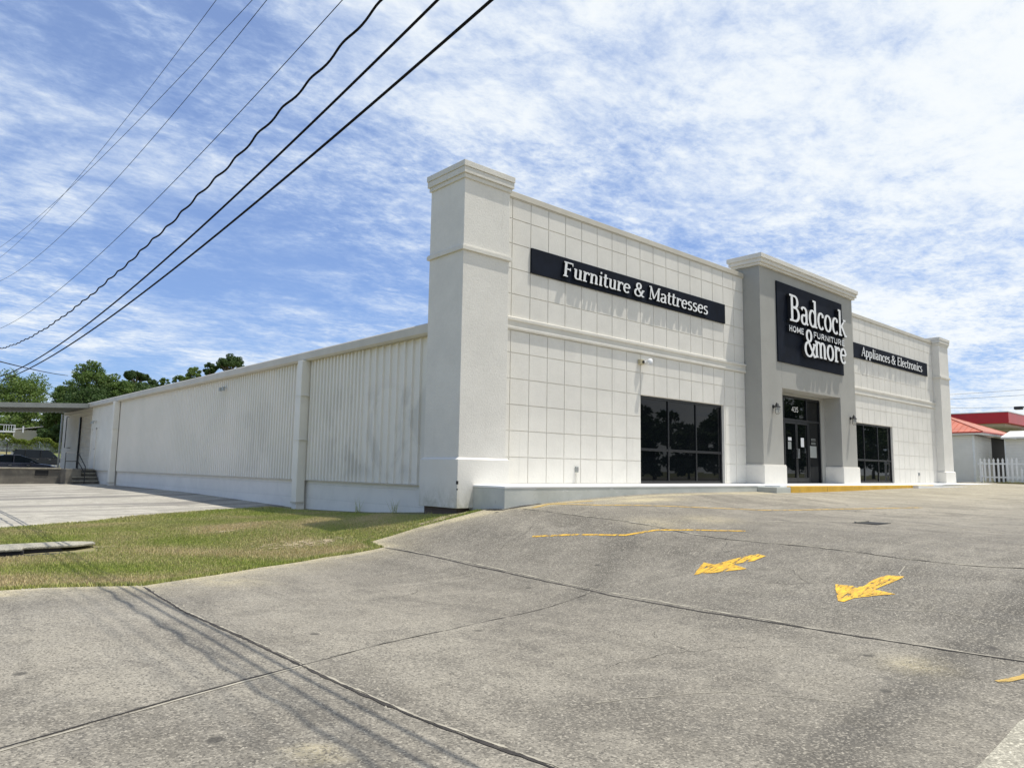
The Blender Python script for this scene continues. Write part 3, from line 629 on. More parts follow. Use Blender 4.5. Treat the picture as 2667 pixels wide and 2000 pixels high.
def front_wall(x0, x1, win, xoff):
    m = MB(); Y0, Y1 = .016, .30
    m.box(x0, win[0], Y0, Y1, ZL-.9, 6.80); m.box(win[1], x1, Y0, Y1, ZL-.9, 6.80); m.box(win[0], win[1], Y0, Y1, WH, 6.80); m.box(win[0], win[1], Y0, Y1, ZL-.9, ZL+.004)
    m.build('front_wall', 'white_stucco', st)
    h = [(win[0], win[1], 0, WH)]
    t = MB(); tiles(t, x0, x1, xoff, ZL+.004, 3.57, WH, h); t.build('stucco_panels', 'white_stucco', st, bevel=.003)
    t = MB(); tiles(t, x0, x1, xoff, 3.88, 6.79, 6.268); t.build('stucco_panels', 'white_stucco', st, bevel=.003)
    c = MB(); c.box(x0, x1, -.035, .34, 6.79, 6.935); c.box(x0, x1, -.02, .32, 6.765, 6.79); c.build('coping', 'gutter_metal', st, bevel=.006)
    b_ = MB(); b_.prism([(.013, 3.575), (-.035, 3.575), (-.05, 3.60), (-.05, 3.645), (-.028, 3.662), (-.028, 3.785), (-.062, 3.80), (-.062, 3.862), (-.04, 3.878), (.013, 3.878)], 'x', x0, x1)
    b_.build('belt_moulding', 'cream_trim', st)
front_wall(-.38, 10.38, WL, 0.0)
front_wall(17.40, 27.85, WR, WR[1])

def window(win, name='window'):
    x0, x1 = win; Y = .115; w = x1-x0
    e = empty(name, ((x0+x1)/2, Y, 0)); e.parent = st
    f = MB(); fw = .055; ml = [x0-e.location.x+fw/2, -w/6, w/6, x1-e.location.x-fw/2]
    f.box(-w/2, w/2, -.03, .04, ZL+.01, ZL+.08); f.box(-w/2, w/2, -.03, .04, WH-.075, WH-.005)
    for q in ml: f.box(q-fw/2, q+fw/2, -.032, .038, ZL+.08, WH-.075)
    for a, b_ in zip(ml[:-1], ml[1:]): f.box(a+fw/2, b_-fw/2, -.028, .036, .885, .955)
    f.build('frame', 'dark_frame', e, bevel=.004)
    for i, (a, b_) in enumerate(zip(ml[:-1], ml[1:])):
        for z0, z1 in ((ZL+.08, .885), (.955, WH-.075)):
            p = MB(); t = random.uniform(-.0012, .0012); u_ = random.uniform(-.0012, .0012)
            p.face([(a+fw/2-.005, .0+t, z0-.005), (b_-fw/2+.005, -t, z0-.005), (b_-fw/2+.005, u_, z1+.005), (a+fw/2-.005, -u_, z1+.005)]); p.build('pane', 'tinted_glass', e)
    r_ = MB(); r_.box(-w/2, w/2, .30, .32, ZL+.0, WH); r_.build('backing', 'dark_inside', e)
window(WL); window(WR)

def pillar(x0, x1, zb, foot):
    e = empty('pillar', ((x0+x1)/2, .3, 0)); e.parent = st; h = (x1-x0)/2; y0, y1 = -.63, .63
    m = MB(); m.box(-h, h, y0, y1, .50, 6.72); m.build('shaft', 'white_stucco', e, bevel=.008)
    m = MB(); m.prism([(-h-.06, y0-.06), (h+.06, y0-.06), (h+.06, y1+.06), (-h-.06, y1+.06)], 'z', zb, .50)
    k = len(m.v); a, b_ = .06, .004
    for q, z in ((a, .50), (b_, .545)): m.v += [(-h-q, y0-q, z), (h+q, y0-q, z), (h+q, y1+q, z), (-h-q, y1+q, z)]
    for i in range(4): m.f.append((k+i, k+(i+1) % 4, k+4+(i+1) % 4, k+4+i)); m.mi.append(0)
    m.build('base', 'pillar_base', e, bevel=.006)
    m = MB(); m.box(-h-.05, h+.05, y0-.05, y1+.05, 5.065, 5.155); m.box(-h-.035, h+.035, y0-.035, y1+.035, 5.155, 5.18); m.build('band', 'cream_trim', e, bevel=.006)
    m = MB(); m.box(-h-.035, h+.035, y0-.035, y1+.035, 6.70, 6.80); m.box(-h-.07, h+.07, y0-.07, y1+.07, 6.80, 6.93); m.box(-h-.085, h+.085, y0-.085, y1+.085, 6.945, 7.075); m.box(-h-.06, h+.06, y0-.06, y1+.06, 6.925, 6.95)
    m.build('cap', 'cream_trim', e, bevel=.005)
    if foot:
        m = MB(); m.box(-h+.05, h, y0+.08, y1, -1.3, zb+.002); m.build('footing', 'brown_footing', e)
        m = MB(); m.box(-h-.085, -h-.05, y0-.085, y0-.05, -.02, .05); m.build('chip', 'dark_inside', e); m = MB(); m.box(-h-.08, -h-.055, y0-.08, y0-.06, -.14, -.11); m.build('chip', 'dark_inside', e)
pillar(-1.72, -.38, -.52, True); pillar(27.85, 29.12, -.25, False)

# entrance tower
tw = empty('entrance_tower', (13.89, -.3, 0)); tw.parent = st
tx = 13.89
m = MB(); m.box(10.38-tx, 11.70-tx, -.30, .60, .59, 7.15); m.box(16.10-tx, 17.40-tx, -.30, .60, .59, 7.15); m.box(11.70-tx, 16.10-tx, -.30, .40, 3.16, 7.15)
m.build('shaft', 'grey_stucco', tw, bevel=.006)
m = MB()
m.box(11.70-tx, 12.10-tx, .32, .60, ZL, 3.155); m.box(15.78-tx, 16.10-tx, .32, .60, ZL, 3.155); m.box(12.10-tx, 15.78-tx, .32, .60, 3.07, 3.155)
m.build('recess_wall', 'grey_stucco', tw)
for a, b_ in ((10.38, 11.70), (16.10, 17.40)):
    m = MB(); m.box(a-.06-tx, b_+.06-tx, -.36, .38, -.9, .56); m.box(a-.045-tx, b_+.045-tx, -.345, .36, .56, .595); m.build('base', 'white_stucco', tw, bevel=.008)
m = MB(); X0, X1 = 10.38-tx, 17.40-tx
m.box(X0-.09, X1+.09, -.39, .69, 7.12, 7.20); m.box(X0-.145, X1+.145, -.445, .745, 7.20, 7.31); m.box(X0-.19, X1+.19, -.49, .79, 7.33, 7.475); m.box(X0-.165, X1+.165, -.465, .765, 7.31, 7.33)
m.build('cap', 'cream_trim', tw, bevel=.006)
# doors
dr = empty('entrance_door', (13.94, .10, 0)); dr.parent = st
m = MB(); f = .05; D0, D1 = 12.10-13.94, 15.78-13.94
m.box(D0, D1, -.04, .05, 3.0, 3.07); m.box(D0, D1, -.04, .05, 2.19, 2.26); m.box(D0, D1, -.04, .05, ZL, .0)
for q in (D0+f/2, -.915, .93, D1-f/2): m.box(q-f/2, q+f/2, -.042, .048, .0, 2.19)
for q in (D0+f/2, -.915, .80, D1-f/2): m.box(q-f/2, q+f/2, -.042, .048, 2.26, 3.0)
m.build('frame', 'dark_frame', dr, bevel=.004)
for a, b_ in ((D0+f, -.94), (.955, D1-f)):
    g_ = MB(); g_.face([(a, .0, 0), (b_, .0, 0), (b_, .002, 2.19), (a, 0, 2.19)]); g_.build('sidelight_pane', 'tinted_glass', dr)
for a, b_ in ((D0+f, -.94), (-.89, .775), (.825, D1-f)):
    g_ = MB(); g_.face([(a, .0, 2.26), (b_, .003, 2.26), (b_, -.002, 3.0), (a, 0, 3.0)]); g_.build('transom_pane', 'tinted_glass', dr)
for s_ in (-1, 1):
    a, b_ = (-.885, .0) if s_ < 0 else (.012, .90)
    l = MB(); l.box(a, a+.07, -.03, .03, .01, 2.18); l.box(b_-.07, b_, -.03, .03, .01, 2.18); l.box(a+.07, b_-.07, -.03, .03, 2.09, 2.18); l.box(a+.07, b_-.07, -.03, .03, .01, .17)
    lf = l.build('door_leaf', 'dark_frame', dr, bevel=.003)
    g_ = MB(); g_.face([(a+.07, .0, .17), (b_-.07, .001, .17), (b_-.07, -.001, 2.09), (a+.07, 0, 2.09)]); g_.build('pane', 'tinted_glass', lf)
    h = MB(); hx = -.045 if s_ < 0 else .057
    h.tube([(hx, -.03, 1.2), (hx, -.09, 1.2), (hx, -.09, .87), (hx, -.03, .87)], .014, 8); h.box(a+.1, b_-.1, .012, .03, 1.15, 1.18); h.build('handle', 'steel', lf)
g_ = MB(); g_.box(D0, D1, .45, .46, ZL, 3.0); g_.build('backing', 'dark_inside', dr)
def sheet(x0, x1, z0, z1, lab, mat='paper', y=-.003):
    # taped to the glass, a thing of its own
    m = MB(); m.box((x0-x1)/2, (x1-x0)/2, -.0015, .0, 0, z1-z0); o = m.build('paper_notice', mat, None); o.location = ((x0+x1)/2, .10+y, z0); tag(o, lab, 'notice'); return o
sheet(14.30, 14.53, 1.28, 1.61, 'bright white paper sheet taped inside the right entrance door')
sheet(13.34, 13.58, 1.18, 1.44, 'dim grey paper sheet taped on the left entrance door', 'fascia_grey' if 'fascia_grey' in MATS else 'canopy_metal')
sheet(13.36, 13.60, 1.48, 1.60, 'small pale sticker above the grey sheet on the left entrance door')
sheet(14.99, 15.50, .91, 1.34, 'grey poster in the sidelight right of the entrance doors', 'canopy_metal')

# side wall: footing, ribbed siding, plain bay, fascia, gutters
m = MB(); m.box(-1.41, -1.15, .9, 33.4, -1.4, -.075); m.build('foundation_wall', 'white_block', st)
def rib_profile(y0, y1, pitch, rw=.05, rd=.048):
    p = []; y = y0
    while y < y1-.01:
        p += [(y, 0), (min(y+pitch-rw*1.8, y1), 0)]
        if y+pitch < y1: p += [(y+pitch-rw*1.55, -rd), (y+pitch-rw*.25, -rd)]
        y += pitch
    p.append((y1, 0)); q = [p[0]]
    for a in p[1:]:
        if a[0] > q[-1][0]+1e-4: q.append(a)
    return q
def siding(y0, y1, pitch, z0, z1, xw=-1.455):
    pr = rib_profile(y0, y1, pitch); V = [(xw+d, y, z0) for y, d in pr]+[(xw+d, y, z1) for y, d in pr]; n = len(pr)
    mb = MB(); mb.v = V; mb.f = [(i, i+1, n+i+1, n+i) for i in range(n-1)]; mb.mi = [0]*(n-1)
    mb.box(xw+.003, xw+.25, y0, y1, z0+.002, z1); return mb
siding(.92, 4.20, .328, -.075, 3.44).build('ribbed_siding', 'ribbed_siding', st)
siding(4.20, 27.55, .19, -.075, 3.44).build('ribbed_siding', 'ribbed_siding', st)
m = MB(); m.box(-1.462, -1.2, 27.55, 33.4, -.075, 3.46)
for y in (29.9, 31.6): m.box(-1.468, -1.455, y, y+.03, -.07, 3.4)
m.build('plain_siding', 'white_metal', st)
m = MB(); m.box(-1.50, -1.40, .92, 33.4, -.10, -.078); m.build('base_flashing', 'gutter_metal', st)
m = MB(); m.prism([(-1.45, 3.36), (-1.62, 3.36), (-1.66, 3.41), (-1.66, 3.60), (-1.64, 3.63), (-1.45, 3.66)], 'y', .93, 33.9); m.build('fascia', 'gutter_metal', st)
def downspout(y, zb, straps):
    e = MB(); e.box(-.26, 0, -.15, .15, zb+.16, 3.37); o = e.build('downspout', 'white_metal', st, bevel=.015); o.location = (-1.49, y, 0)
    e = MB(); e.box(-.24, .02, -.14, .14, zb-.25, zb+.13); b_ = e.build('foot', 'white_block', o, bevel=.01)
    e = MB(); e.box(-.275, .0, -.165, .165, zb+.12, zb+.17); e.build('collar', 'gutter_metal', o)
    for z in straps:
        e = MB(); e.box(-.272, -.0, -.21, .21, z, z+.022); e.build('strap', 'white_metal', o)
downspout(7.27, -.87, (2.33, 1.05)); downspout(27.75, -.80, (2.0,))
# roof and hidden walls
m = MB(); m.prism([(-1.64, 3.60), (13.8, 4.75), (28.9, 3.6), (28.9, 3.5), (13.8, 4.6), (-1.5, 3.5)], 'y', .31, 42.3); m.build('roof', 'gutter_metal', st)
m = MB(); m.box(28.4, 28.6, .9, 42, -1, 3.5); m.prism([(-1.2, -1), (28.4, -1), (28.4, 3.5), (13.8, 4.58), (-1.2, 3.5)], 'y', 41.8, 42.0); m.build('rear_wall', 'white_block', st)
# loading side beyond the plain bay
m = MB(); m.box(-1.25, -1.0, 33.41, 34.25, -1.3, 3.6); m.box(-1.25, -1.0, 37.35, 42.0, -1.3, 3.6); m.box(-1.25, -1.0, 34.25, 37.35, 3.02, 3.6); m.box(-1.25, -1.0, 34.25, 37.35, -1.3, -.04); m.build('dock_wall', 'cream_trim', st)
rd = MB(); z = -.02; prf = []
while z < 3.0: prf += [(z, 0), (z+.05, -.035), (z+.075, 0)]; z += .085
V = [(d, 34.3, zz_) for zz_, d in prf]+[(d, 37.3, zz_) for zz_, d in prf]; n = len(prf); rd.v = V; rd.f = [(i, i+1, n+i+1, n+i) for i in range(n-1)]; rd.mi = [0]*(n-1)
rdo = rd.build('roller_door', 'roller_metal', st); rdo.location = (-1.16, 0, 0)
m = MB(); m.box(-.08, -.02, 34.24, 34.31, -.03, 3.02); m.build('door_track', 'dark_frame', rdo); m = MB(); m.box(-.12, -.02, 37.24, 37.33, -.03, 3.02); m.build('door_track', 'dark_frame', rdo)
m = MB(); m.box(-.012, .0, 32.1, 33.0, .0, 2.13); o = m.build('service_door', 'roller_metal', st); o.location = (-1.465, 0, 0)
mm = MB(); mm.box(-.03, 0, 32.04, 32.1, -.0, 2.2); mm.box(-.03, 0, 33.0, 33.06, 0, 2.2); mm.box(-.03, 0, 32.04, 33.06, 2.13, 2.2); mm.build('frame', 'white_metal', o)
mm = MB(); mm.lathe([(0, -.07), (.03, -.06), (.03, -.012), (0, -.012)], (0, 32.2, 1.05), 10, axis='x'); mm.build('knob', 'steel', o)

# raised walk, step, kerb, ramp
m = MB(); m.box(-1.35, 31.2, -1.40, .011, ZL-.05, ZL); m.box(9.0, 18.9, -1.86, -1.40, ZL-.055, ZL-.004)
tag(m.build('walkway', 'walk_white', None, bevel=.012), kind='structure')
m = MB(); m.box(-1.34, 31.2, -1.39, .009, -1.2, ZL-.05); m.box(8.55, 9.38, -1.995, -1.39, -.8, ZL-.056); m.box(9.38, 18.88, -1.86, -1.39, -.8, ZL-.056)
tag(m.build('walkway_face', 'walk_face', None, bevel=.01), kind='structure')
m = MB(); 
for a in np.arange(9.38, 18.8, 2.35): m.box(a+.004, a+2.346, -2.0, -1.862, -.8, -.052)
tag(m.build('kerb', 'kerb_yellow', None, bevel=.02), kind='structure')
m = MB(); m.prism([(18.9, -.06), (24.6, g1(24.6, -1.8)-.005), (24.6, -.8), (18.9, -.8)], 'y', -2.2, -1.41); tag(m.build('ramp', 'walk_white', None), kind='structure')

# ------------------------------------------------------------------ loading dock
ld = empty('loading_steps', (-1.9, 32.0, -.8))
for i in range(4):
    m = MB(); y_ = -1.25+i*.31; z_ = .19*(i+1)-.01*(i == 0); m.box(-.75, .42, y_+.02, .0, -.4 if i == 0 else .19*i-.02, z_-.045); st_ = m.build('riser', 'dock_riser', ld)
    m = MB(); m.box(-.76, .42, y_, .0, z_-.044, z_); m.build('tread', 'ramp_concrete', st_, bevel=.006)
m = MB(); m.box(-1.05, .42, .003, 1.39, -.4, .775); m.box(-1.05, -.34, -.9, .0, -.4, .77); m.build('landing', 'dock_concrete', ld, bevel=.012)
m = MB(); tb = lambda p: m.tube(p, .022, 8)
tb([(-1.0, -.3, .77), (-1.0, -.3, 1.62), (-.42, -.3, 1.62), (-.42, -.3, .77)]); tb([(-1.0, -.3, 1.17), (-.42, -.3, 1.17)])
tb([(-.42, -.3, 1.17), (-.25, -1.25, .55), (-.25, -1.25, -.02)]); tb([(-.25, -1.25, .9), (-.25, -1.25, -.02)]); tb([(-.42, -.3, 1.6), (-.25, -1.25, .9)])
m.build('handrail', 'black_paint', ld)
tag(ld, 'concrete loading steps with black pipe handrail against the white side wall', 'steps')
dw = empty('dock_retaining_wall', (-7, 32.4, -.9))
m = MB(); m.box(-9, 4.05, 0, .3, -.5, .84); m.build('block_wall', 'grey_block', dw)
m = MB(); m.box(-9, 4.07, -.06, .36, .84, .91); m.build('cap', 'joint_light', dw, bevel=.01)
m = MB(); m.box(2.9, 3.5, -.022, -.002, .5, .78); m.build('bumper', 'rubber', dw, bevel=.01)
tag(dw, 'low weathered grey block wall with concrete cap at the loading dock', 'retaining wall')
# flat metal canopy over the dock
cn = empty('dock_canopy', (-1.45, 33.45, 3.3))
m = MB(); m.prism([(0, .05), (0, .30), (-14, -.45), (-14, -.70)], 'y', -.10, .0); m.build('fascia', 'canopy_grey', cn)
m = MB(); m.prism([(.2, .24), (.2, .27), (-14, -.50), (-14, -.53)], 'y', .0, 7.5); m.build('sheet_roof', 'canopy_grey', cn)
for i in range(26):
    x = -.05-i*.22; m = MB(); z = .05*x
    m.box(x-.03, x+.03, .003, 7.4, z+.12+.0, z+.2); m.build('rafter', 'canopy_grey', cn)
m = MB(); m.box(-.05, .22, .0, 7.3, -.05, .06); m.build('ledger', 'cream_trim', cn)
m = MB(); m.box(.08, .17, 8.62, 8.71, -4.2, .1); m.build('post', 'steel', cn)
m = MB(); m.tube([(-.0, 5.9, -.2), (-.12, 5.9, -.2), (-.12, 5.9, -2.1), (.18, 5.9, -2.1)], .025, 6); m.build('conduit', 'black_paint', cn)
tag(cn, 'flat grey metal canopy with ribbed underside over the loading dock', 'canopy')

# ------------------------------------------------------------------ stroke lettering
def arc(cx, cy, rx, ry, a0, a1, n=16):
    return [(cx+rx*math.cos(R(a0+(a1-a0)*i/n)), cy+ry*math.sin(R(a0+(a1-a0)*i/n))) for i in range(n+1)]
def SF(x, y, a=.1, b_=.1): return ([(x-a, y), (x+b_, y)], 's')
GL = {
 'F': (.66, [[(.18, 0), (.18, .99)], ([(.05, .955), (.60, .955)], 'h'), ([(.575, .99), (.60, .78)], 's'), ([(.18, .52), (.45, .52)], 'h'), ([(.45, .62), (.45, .42)], 's'), SF(.18, .03, .14, .15)]),
 'E': (.66, [[(.18, 0), (.18, .99)], ([(.05, .955), (.58, .955)], 'h'), ([(.56, .99), (.585, .80)], 's'), ([(.18, .52), (.45, .52)], 'h'), ([(.45, .62), (.45, .42)], 's'), ([(.05, .04), (.60, .04)], 'h'), ([(.58, .0), (.62, .22)], 's')]),
 'u': (.60, [[(.15, .68), (.15, .22)]+arc(.30, .21, .15, .18, 185, 300), [(.455, .68), (.455, 0)], SF(.12, .655, .09, .03), SF(.43, .655, .09, .03), SF(.49, .03, .0, .08)]),
 'r': (.46, [[(.15, .68), (.15, 0)], arc(.36, .40, .2, .24, 165, 75), ([(.41, .64), (.415, .50)], 'd'), SF(.12, .655, .09, .03), SF(.16, .03, .13, .14)]),
 'n': (.62, [[(.15, .68), (.15, 0)], arc(.31, .44, .155, .2, 165, 0)+[(.465, 0)], SF(.12, .655, .09, .03), SF(.16, .03, .11, .1), SF(.47, .03, .1, .11)]),
 'm': (.90, [[(.15, .68), (.15, 0)], arc(.30, .44, .145, .2, 165, 0)+[(.445, 0)], arc(.60, .44, .145, .2, 165, 0)+[(.745, 0)], SF(.12, .655, .09, .03), SF(.16, .03, .11, .1), SF(.45, .03, .1, .1), SF(.75, .03, .1, .11)]),
 'i': (.30, [[(.15, .68), (.15, 0)], ([(.15, .84), (.15, .98)], 'd'), SF(.12, .655, .09, .03), SF(.16, .03, .11, .11)]),
 't': (.38, [[(.16, .90), (.16, .20)]+arc(.29, .19, .13, .16, 185, 310), ([(.03, .65), (.35, .65)], 'h')]),
 'e': (.55, [arc(.29, .34, .20, .31, 8, 318, 26), ([(.1, .37), (.48, .37)], 'h')]),
 'a': (.56, [arc(.25, .47, .17, .18, 155, 0)+[(.42, .1), (.47, .03), (.53, .06)], arc(.25, .19, .155, .17, 60, 320, 18), ([(.30, .35), (.42, .42)], 'h')]),
 's': (.45, [arc(.24, .50, .14, .15, 35, 235)+arc(.22, .185, .155, .165, 60, -150)]),
 'M': (.94, [([(.15, 0), (.15, .97)], 'n'), [(.15, .97), (.45, .12)], ([(.45, .12), (.77, .97)], 'n'), [(.78, .97), (.78, 0)], SF(.12, .965, .1, .06), SF(.8, .965, .06, .1), SF(.15, .03, .11, .11), SF(.78, .03, .13, .13)]),
 'A': (.70, [([(.08, 0), (.35, .98)], 'n'), [(.34, .98), (.61, 0)], ([(.17, .34), (.50, .34)], 'h'), SF(.08, .03, .08, .1), SF(.61, .03, .12, .1)]),
 'p': (.60, [[(.15, .68), (.15, -.28)], arc(.31, .33, .19, .31, 140, -135, 20), SF(.12, .655, .09, .03), SF(.16, -.26, .11, .13)]),
 'l': (.29, [[(.15, 1.03), (.15, 0)], SF(.12, 1.0, .09, .03), SF(.16, .03, .11, .11)]),
 'c': (.49, [arc(.28, .33, .20, .31, 50, 315, 22), ([(.40, .60), (.405, .48)], 'd')]),
 'o': (.59, [arc(.295, .33, .21, .31, 90, 450, 28)]),
 'B': (.72, [[(.18, 0), (.18, .99)], [(.18, .965), (.34, .965)]+arc(.35, .755, .19, .21, 90, -90)+[(.18, .545)], [(.18, .52), (.36, .52)]+arc(.37, .28, .24, .245, 90, -90)+[(.18, .035)], SF(.12, .965, .1, .05), SF(.12, .035, .1, .05)]),
 'd': (.62, [arc(.29, .33, .20, .31, 48, 318, 22), [(.475, 1.05), (.475, 0)], SF(.43, 1.02, .11, .03), SF(.5, .03, .0, .1)]),
 'k': (.62, [[(.15, 1.05), (.15, 0)], ([(.50, .66), (.17, .30)], 'n'), [(.28, .40), (.56, .0)], SF(.11, 1.02, .1, .03), SF(.16, .03, .13, .12), SF(.49, .655, .11, .1), SF(.56, .03, .1, .1)]),
 '&': (.84, [arc(.34, .75, .15, .20, 90, 450, 20), arc(.32, .26, .24, .26, 105, 345, 18)+[(.68, .44)], [(.23, .62), (.68, .0)], SF(.68, .46, .1, .1), SF(.68, .03, .04, .1)]),
 ' ': (.28, []),
}
SANS = {'H': (.72, [[(.13, 0), (.13, 1)], [(.57, 0), (.57, 1)], [(.13, .5), (.57, .5)]]), 'O': (.86, [arc(.42, .5, .29, .42, 90, 450, 24)]),
 'M': (.92, [[(.13, 0), (.13, 1)], [(.13, .95), (.45, .2)], [(.45, .2), (.77, .95)], [(.77, 1), (.77, 0)]]), 'E': (.64, [[(.13, 0), (.13, 1)], [(.13, .92), (.56, .92)], [(.13, .5), (.5, .5)], [(.13, .08), (.56, .08)]]),
 'F': (.62, [[(.13, 0), (.13, 1)], [(.13, .92), (.56, .92)], [(.13, .5), (.5, .5)]]), 'U': (.74, [[(.13, 1), (.13, .35)]+arc(.36, .33, .23, .25, 180, 360)+[(.59, 1)]]),
 'R': (.72, [[(.13, 0), (.13, 1)], [(.13, .92), (.35, .92)]+arc(.36, .70, .2, .22, 90, -90)+[(.13, .48)], [(.34, .46), (.6, 0)]]), 'N': (.76, [[(.13, 0), (.13, 1)], [(.13, .93), (.6, .07)], [(.6, 0), (.6, 1)]]),
 'I': (.30, [[(.14, 0), (.14, 1)]]), 'T': (.62, [[(.3, 0), (.3, .9)], [(.02, .92), (.58, .92)]]),
 '4': (.62, [[(.42, 0), (.42, 1)], [(.42, .97), (.06, .33)], [(.04, .3), (.56, .3)]]), '3': (.58, [arc(.27, .74, .19, .19, 150, -90)+arc(.27, .27, .22, .24, 90, -150)]),
 '5': (.60, [[(.5, .93), (.12, .93)], [(.13, .95), (.11, .55)], [(.11, .54)]+arc(.27, .32, .22, .25, 100, -150)]), ' ': (.4, [])}
def text_width(txt, table, k): return sum(table[c][0] for c in txt)*k
def lettering(txt, x0, x1, zb, h, y_back, dep, parent, table=GL, wv=.155, wh=.06, slant=0., origin=(0, 0, 0), name='letter', squeeze=None):
    """each character one mesh; faces toward -Y; white face, dark returns"""
    w = (x1-x0)/sum(table[c][0] for c in txt); x = x0
    for c in txt:
        adv, strokes = table[c]
        if strokes:
            mb = MB()
            for si, s_ in enumerate(strokes):
                mode = None
                if isinstance(s_, tuple): s_, mode = s_
                p = [Vector((a, b_)) for a, b_ in s_]; n = len(p)
                L_, R_ = [], []
                for i in range(n):
                    t = (p[min(i+1, n-1)]-p[max(i-1, 0)]); tt = Vector((t.x*w, t.y*h)); 
                    if tt.length < 1e-9: tt = Vector((1, 0))
                    tt.normalize()
                    if mode == 's': ww = .075
                    elif mode == 'h': ww = .085
                    elif mode == 'n': ww = .085
                    elif mode == 'd': ww = .16
                    elif name == 'digit': ww = .13
                    elif table is SANS: ww = .21
                    else: ww = math.hypot(wv*abs(tt.y), wh*abs(tt.x))
                    nn = Vector((-tt.y, tt.x))*ww*h*.5
                    q = Vector((p[i].x*w+slant*p[i].y*h, p[i].y*h)); L_.append(q+nn); R_.append(q-nn)
                yf = y_back-dep-si*.0012; yb = y_back-si*.0004
                k = len(mb.v)
                for q in L_+R_: mb.v.append((x+q.x, yf, zb+q.y))
                for q in L_+R_: mb.v.append((x+q.x, yb, zb+q.y))
                N2 = 2*n
                for i in range(n-1):
                    mb.f.append((k+i, k+i+1, k+n+i+1, k+n+i)); mb.mi.append(0)
                    mb.f.append((k+N2+i, k+N2+n+i, k+N2+n+i+1, k+N2+i+1)); mb.mi.append(1)
                    mb.f.append((k+i, k+N2+i, k+N2+i+1, k+i+1)); mb.mi.append(1)
                    mb.f.append((k+n+i, k+n+i+1, k+N2+n+i+1, k+N2+n+i)); mb.mi.append(1)
                for a, b_ in ((0, n), (n-1, 2*n-1)):
                    mb.f.append((k+a, k+b_, k+N2+b_, k+N2+a)); mb.mi.append(1)
            o = mb.build(name, ['letter_white', 'letter_side'], parent)
            ox = x+adv*w/2
            for v in o.data.vertices: v.co.x -= ox; v.co.z -= zb; v.co.y -= 0
            o.location = (ox-origin[0], -origin[1], zb-origin[2])
        x += adv*w

def sign(name, x0, x1, z0, z1, y, lab):
    e = empty(name, ((x0+x1)/2, y, z0)); m = MB(); m.box(-(x1-x0)/2, (x1-x0)/2, -.045, .0, 0, z1-z0); m.build('panel', 'sign_black', e, bevel=.004); tag(e, lab, 'sign', 'black lettered signs on the store front'); return e
s1 = sign('wall_sign', .605, 9.18, 5.05, 5.67, -.003, 'long black sign reading Furniture & Mattresses in white raised letters')
lettering('Furniture & Mattresses', 1.62, 8.1, 5.165, .385, -.047, .06, s1, slant=.11, origin=s1.location, wv=.215, wh=.085)
s2 = sign('wall_sign', 18.45, 27.02, 5.08, 5.70, -.003, 'long black sign reading Appliances & Electronics right of the tower')
lettering('Appliances & Electronics', 19.35, 26.15, 5.20, .385, -.047, .06, s2, slant=.11, origin=s2.location, wv=.215, wh=.085)
s3 = sign('tower_sign', 11.41, 16.38, 4.03, 6.78, -.603, 'big square black sign reading Badcock Home Furniture & more on the entrance tower')
o3 = s3.location
lettering('Badcock', 11.99, 16.38, 5.48, .93, -.655, .13, s3, origin=o3, wv=.165, wh=.07)
lettering('HOME', 12.02, 13.08, 5.13, .21, -.653, .09, s3, SANS, origin=o3)
lettering('FURNITURE', 13.78, 16.32, 5.13, .21, -.653, .09, s3, SANS, origin=o3)
lettering('&', 12.98, 13.92, 4.40, .97, -.657, .13, s3, origin=o3, wv=.15, wh=.065)
lettering('more', 13.76, 16.34, 4.43, .86, -.655, .13, s3, origin=o3, wv=.185, wh=.075)
hn = empty('house_number', (13.91, .098, 2.52)); lettering('435', 13.66, 14.16, 2.52, .19, .094, .004, hn, SANS, origin=hn.location, name='digit')
tag(hn, 'white street number 435 on the dark glass above the doors', 'number')
hs = empty('hours_decal', (15.28, .098, 1.38))
m = MB()
for r_ in range(2):
    for k in range(5):
        x = -.17+k*.07; m.box(x, x+.05, -.002, .0, .02+r_*.14, .045+r_*.14)
    for k in range(4): m.box(-.17+k*.085, -.11+k*.085, -.002, .0, .07+r_*.14, .095+r_*.14)
m.build('printed_lines', 'canopy_metal', hs); tag(hs, 'small pale printed lines on the sidelight glass above the grey poster', 'decal')

# ------------------------------------------------------------------ fittings on the walls
def lantern(x, z, lab):
    e = empty('wall_lantern', (x, -.603, z)); tag(e, lab, 'wall lamp', 'black lanterns on the entrance tower')
    m = MB(); m.lathe([(0, 0), (.062, 0), (.062, -.02), (.03, -.035), (0, -.035)], (0, 0, 0), 16, axis='y'); m.tube([(0, -.03, 0), (0, -.08, .03), (0, -.12, .11), (0, -.15, .12)], .011, 8); m.build('bracket', 'black_paint', e)
    m = MB(); m.lathe([(0, .13), (.012, .13), (.02, .09), (.045, .075), (.05, .02), (.10, -.02), (.102, -.03), (.05, -.03), (0, -.03)], (0, -.15, 0), 20); m.build('hood', 'black_paint', e, smooth=True)
    m = MB(); m.lathe([(.05, -.03), (.062, -.05), (.062, -.2), (.04, -.24), (0, -.25)], (0, -.15, 0), 20); m.build('glass_shade', 'lamp_clear', e, smooth=True)
    m = MB()
    for k in range(4):
        a = PI/4+k*PI/2; c_, s_ = math.cos(a), math.sin(a); m.tube([(c_*.075, -.15+s_*.075, -.03), (c_*.075, -.15+s_*.075, -.2), (c_*.03, -.15+s_*.03, -.265)], .006, 6)
    m.lathe([(.066, -.11), (.074, -.105), (.066, -.10)], (0, -.15, 0), 16); m.build('cage', 'black_paint', e)
lantern(11.06, 2.49, 'black wall lantern left of the entrance opening'); lantern(16.88, 2.44, 'black wall lantern right of the entrance opening')
